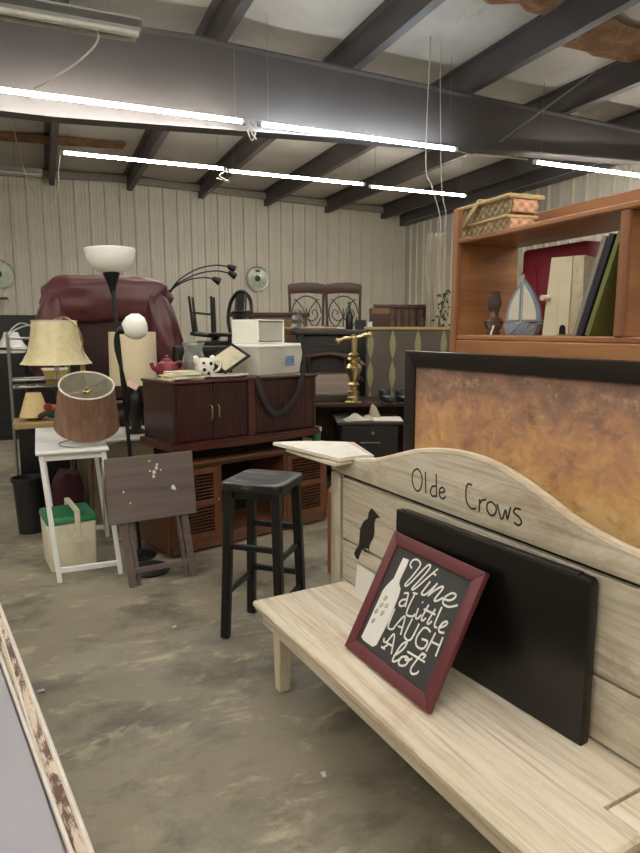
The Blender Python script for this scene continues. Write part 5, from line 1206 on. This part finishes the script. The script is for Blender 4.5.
part('cross_arm', several(CURVE([(-0.14, 0, 0.545), (-0.07, 0, 0.57), (0, 0, 0.565), (0.07, 0, 0.59), (0.14, 0, 0.60)], 0.016), PILLOW((-0.14, 0, 0.545), (0.05, 0.05, 0.05), 2, 4), PILLOW((0.14, 0, 0.60), (0.05, 0.05, 0.05), 2, 4), PILLOW((0.0, 0, 0.57), (0.065, 0.06, 0.06), 2, 4)), 'brass', t)
t = thing('record_case', 'open brown case lid slanting behind the brass candlestick', 'case', KW(0.16, 0.30), -14)
part('tray', BX((0, 0, 0.03), (0.48, 0.32, 0.06), 0.006), 'gunmetal_top', t)
part('lid', BX((0.02, 0.13, 0.13), (0.46, 0.30, 0.022), 0.006, Matrix.Rotation(R_(34), 4, 'X')), 'mid_wood', t)
part('pad', BX((-0.10, -0.03, 0.064), (0.20, 0.18, 0.008), 0.002), 'brown_card', t)
t = thing('armchair', 'dark wooden armchair with a curved arm rail behind the brass candlestick', 'chair', (2.62, 5.92, 0), -20)
part('curved_rail', CURVE([(-0.34, -0.12, 1.20), (-0.30, 0.02, 1.24), (-0.16, 0.12, 1.28), (0.0, 0.15, 1.30), (0.16, 0.12, 1.28), (0.30, 0.02, 1.23), (0.36, -0.12, 1.17)], 0.030), 'dark_wood', t)
part('lower_rail', CURVE([(-0.33, -0.10, 1.06), (-0.16, 0.09, 1.09), (0.0, 0.12, 1.10), (0.16, 0.09, 1.09), (0.34, -0.10, 1.05)], 0.022), 'dark_wood', t)
part('seat', PILLOW((0, 0.0, 0.78), (0.62, 0.40, 0.06), 5, 8), 'dark_wood', t)
for x, y, zt in ((-0.28, -0.13, 1.19), (0.28, -0.13, 1.17), (-0.18, 0.10, 1.27), (0.18, 0.10, 1.27)):
    part('leg', lambda bm, x=x, y=y, zt=zt: cyl(bm, (x * 1.1, y * 1.2, 0), (x, y, 0.8), 0.020, 0.022), 'dark_wood', t)
    part('arm_post', lambda bm, x=x, y=y, zt=zt: cyl(bm, (x, y, 0.8), (x * 1.05, y * 0.9, zt), 0.014), 'dark_wood', t)
for x in (-0.10, -0.04):
    pass
t = thing('black_shoes', 'pair of black shoes on the desk beneath the taupe headboard', 'shoes', KW(0.74, 0.02), -15)
for k, x in enumerate((-0.07, 0.08)):
    s = part('shoe', lambda bm, x=x: (pillow(bm, (x, 0.0, 0.04), (0.10, 0.28, 0.075), 3, 7), pillow(bm, (x, 0.07, 0.075), (0.09, 0.13, 0.10), 3, 6)), 'black_plastic', t)
    part('sole', BX((x, 0, 0.008), (0.10, 0.27, 0.016), 0.005), 'gunmetal_top', s)
for lab, x, h in (('white candle stub on the curved armchair rail, left of two', -0.165, 0.06), ('grey candle stub on the curved armchair rail, right of two', -0.07, 0.06)):
    pass
t = thing('plastic_cup', 'small green plastic cup on the console behind the white catalog', 'cup', CW(1.41, 0.10, 0.652), 0)
part('vessel', LATHE([(0, 0), (0.035, 0), (0.045, 0.11), (0.042, 0.11), (0.032, 0.006), (0, 0.006)], 24), 'green', t)
part('white_band', LATHE([(0.0465, 0.085), (0.0475, 0.115), (0.044, 0.115)], 24), 'white_paint', t)

t = thing('pine_post', 'short orange pine post standing between the console and the bench', 'post', (1.615, 3.57, 0), 10)
part('shaft', BX((0, 0, 0.27), (0.05, 0.05, 0.54), 0.004), 'pine_z', t)
part('point', lambda bm: lathe(bm, [(0.0353, 0.54), (0.0, 0.585)], 4, Matrix.Rotation(R_(45), 4, 'Z')), 'pine_z', t, smooth=False)

# hanging film and cords by the right corner
t = thing('plastic_film', 'pale plastic film hanging from the roof left of the hutch', 'film', (3.98, 6.28, 0), -25)
def film(bm):
    n = 16; g = []
    for i in range(n + 1):
        r = []
        for j in range(15):
            x = 0.20 * (i / n); z = 0.9 + 1.7 * j / 14
            r.append(bm.verts.new((x + 0.02 * noise.noise(Vector((z * 2, 0, 0))), 0.03 * math.sin(i * 1.5 + 0.4 * noise.noise(Vector((z, i, 0)))), z)))
        g.append(r)
    for A, B in zip(g, g[1:]):
        for j in range(14): bm.faces.new((A[j], B[j], B[j+1], A[j+1]))
    bmesh.ops.solidify(bm, geom=bm.faces[:], thickness=0.002)
part('sheet', film, 'plastic_film', t, angle=80)
part('cord', several(CURVE([(0.15, 0, 2.58), (0.13, -0.02, 2.8), (0.04, 0.0, 3.1), (-0.02, 0.1, 3.4), (0.0, 0.1, 4.69)], 0.006), CURVE([(0.18, 0, 2.58), (0.2, -0.02, 2.8), (0.14, 0.0, 3.2), (0.1, 0.1, 4.69)], 0.005)), 'cord_white', t)

# small litter on the floor
for k, (x, y, lab) in enumerate(((-0.10, 2.82, 'white paper scrap on the concrete near the foreground table'), (0.54, 3.20, 'white paper scrap on the concrete in front of the tray table'), (0.81, 1.86, 'tiny white scrap on the concrete beside the bench'))):
    single('paper_scrap', crumple(0.03, 0.018, 0.006, k), 'white_paint', lab, 'litter', (x, y, 0.0), 40 * k, 'paper scraps on the floor')
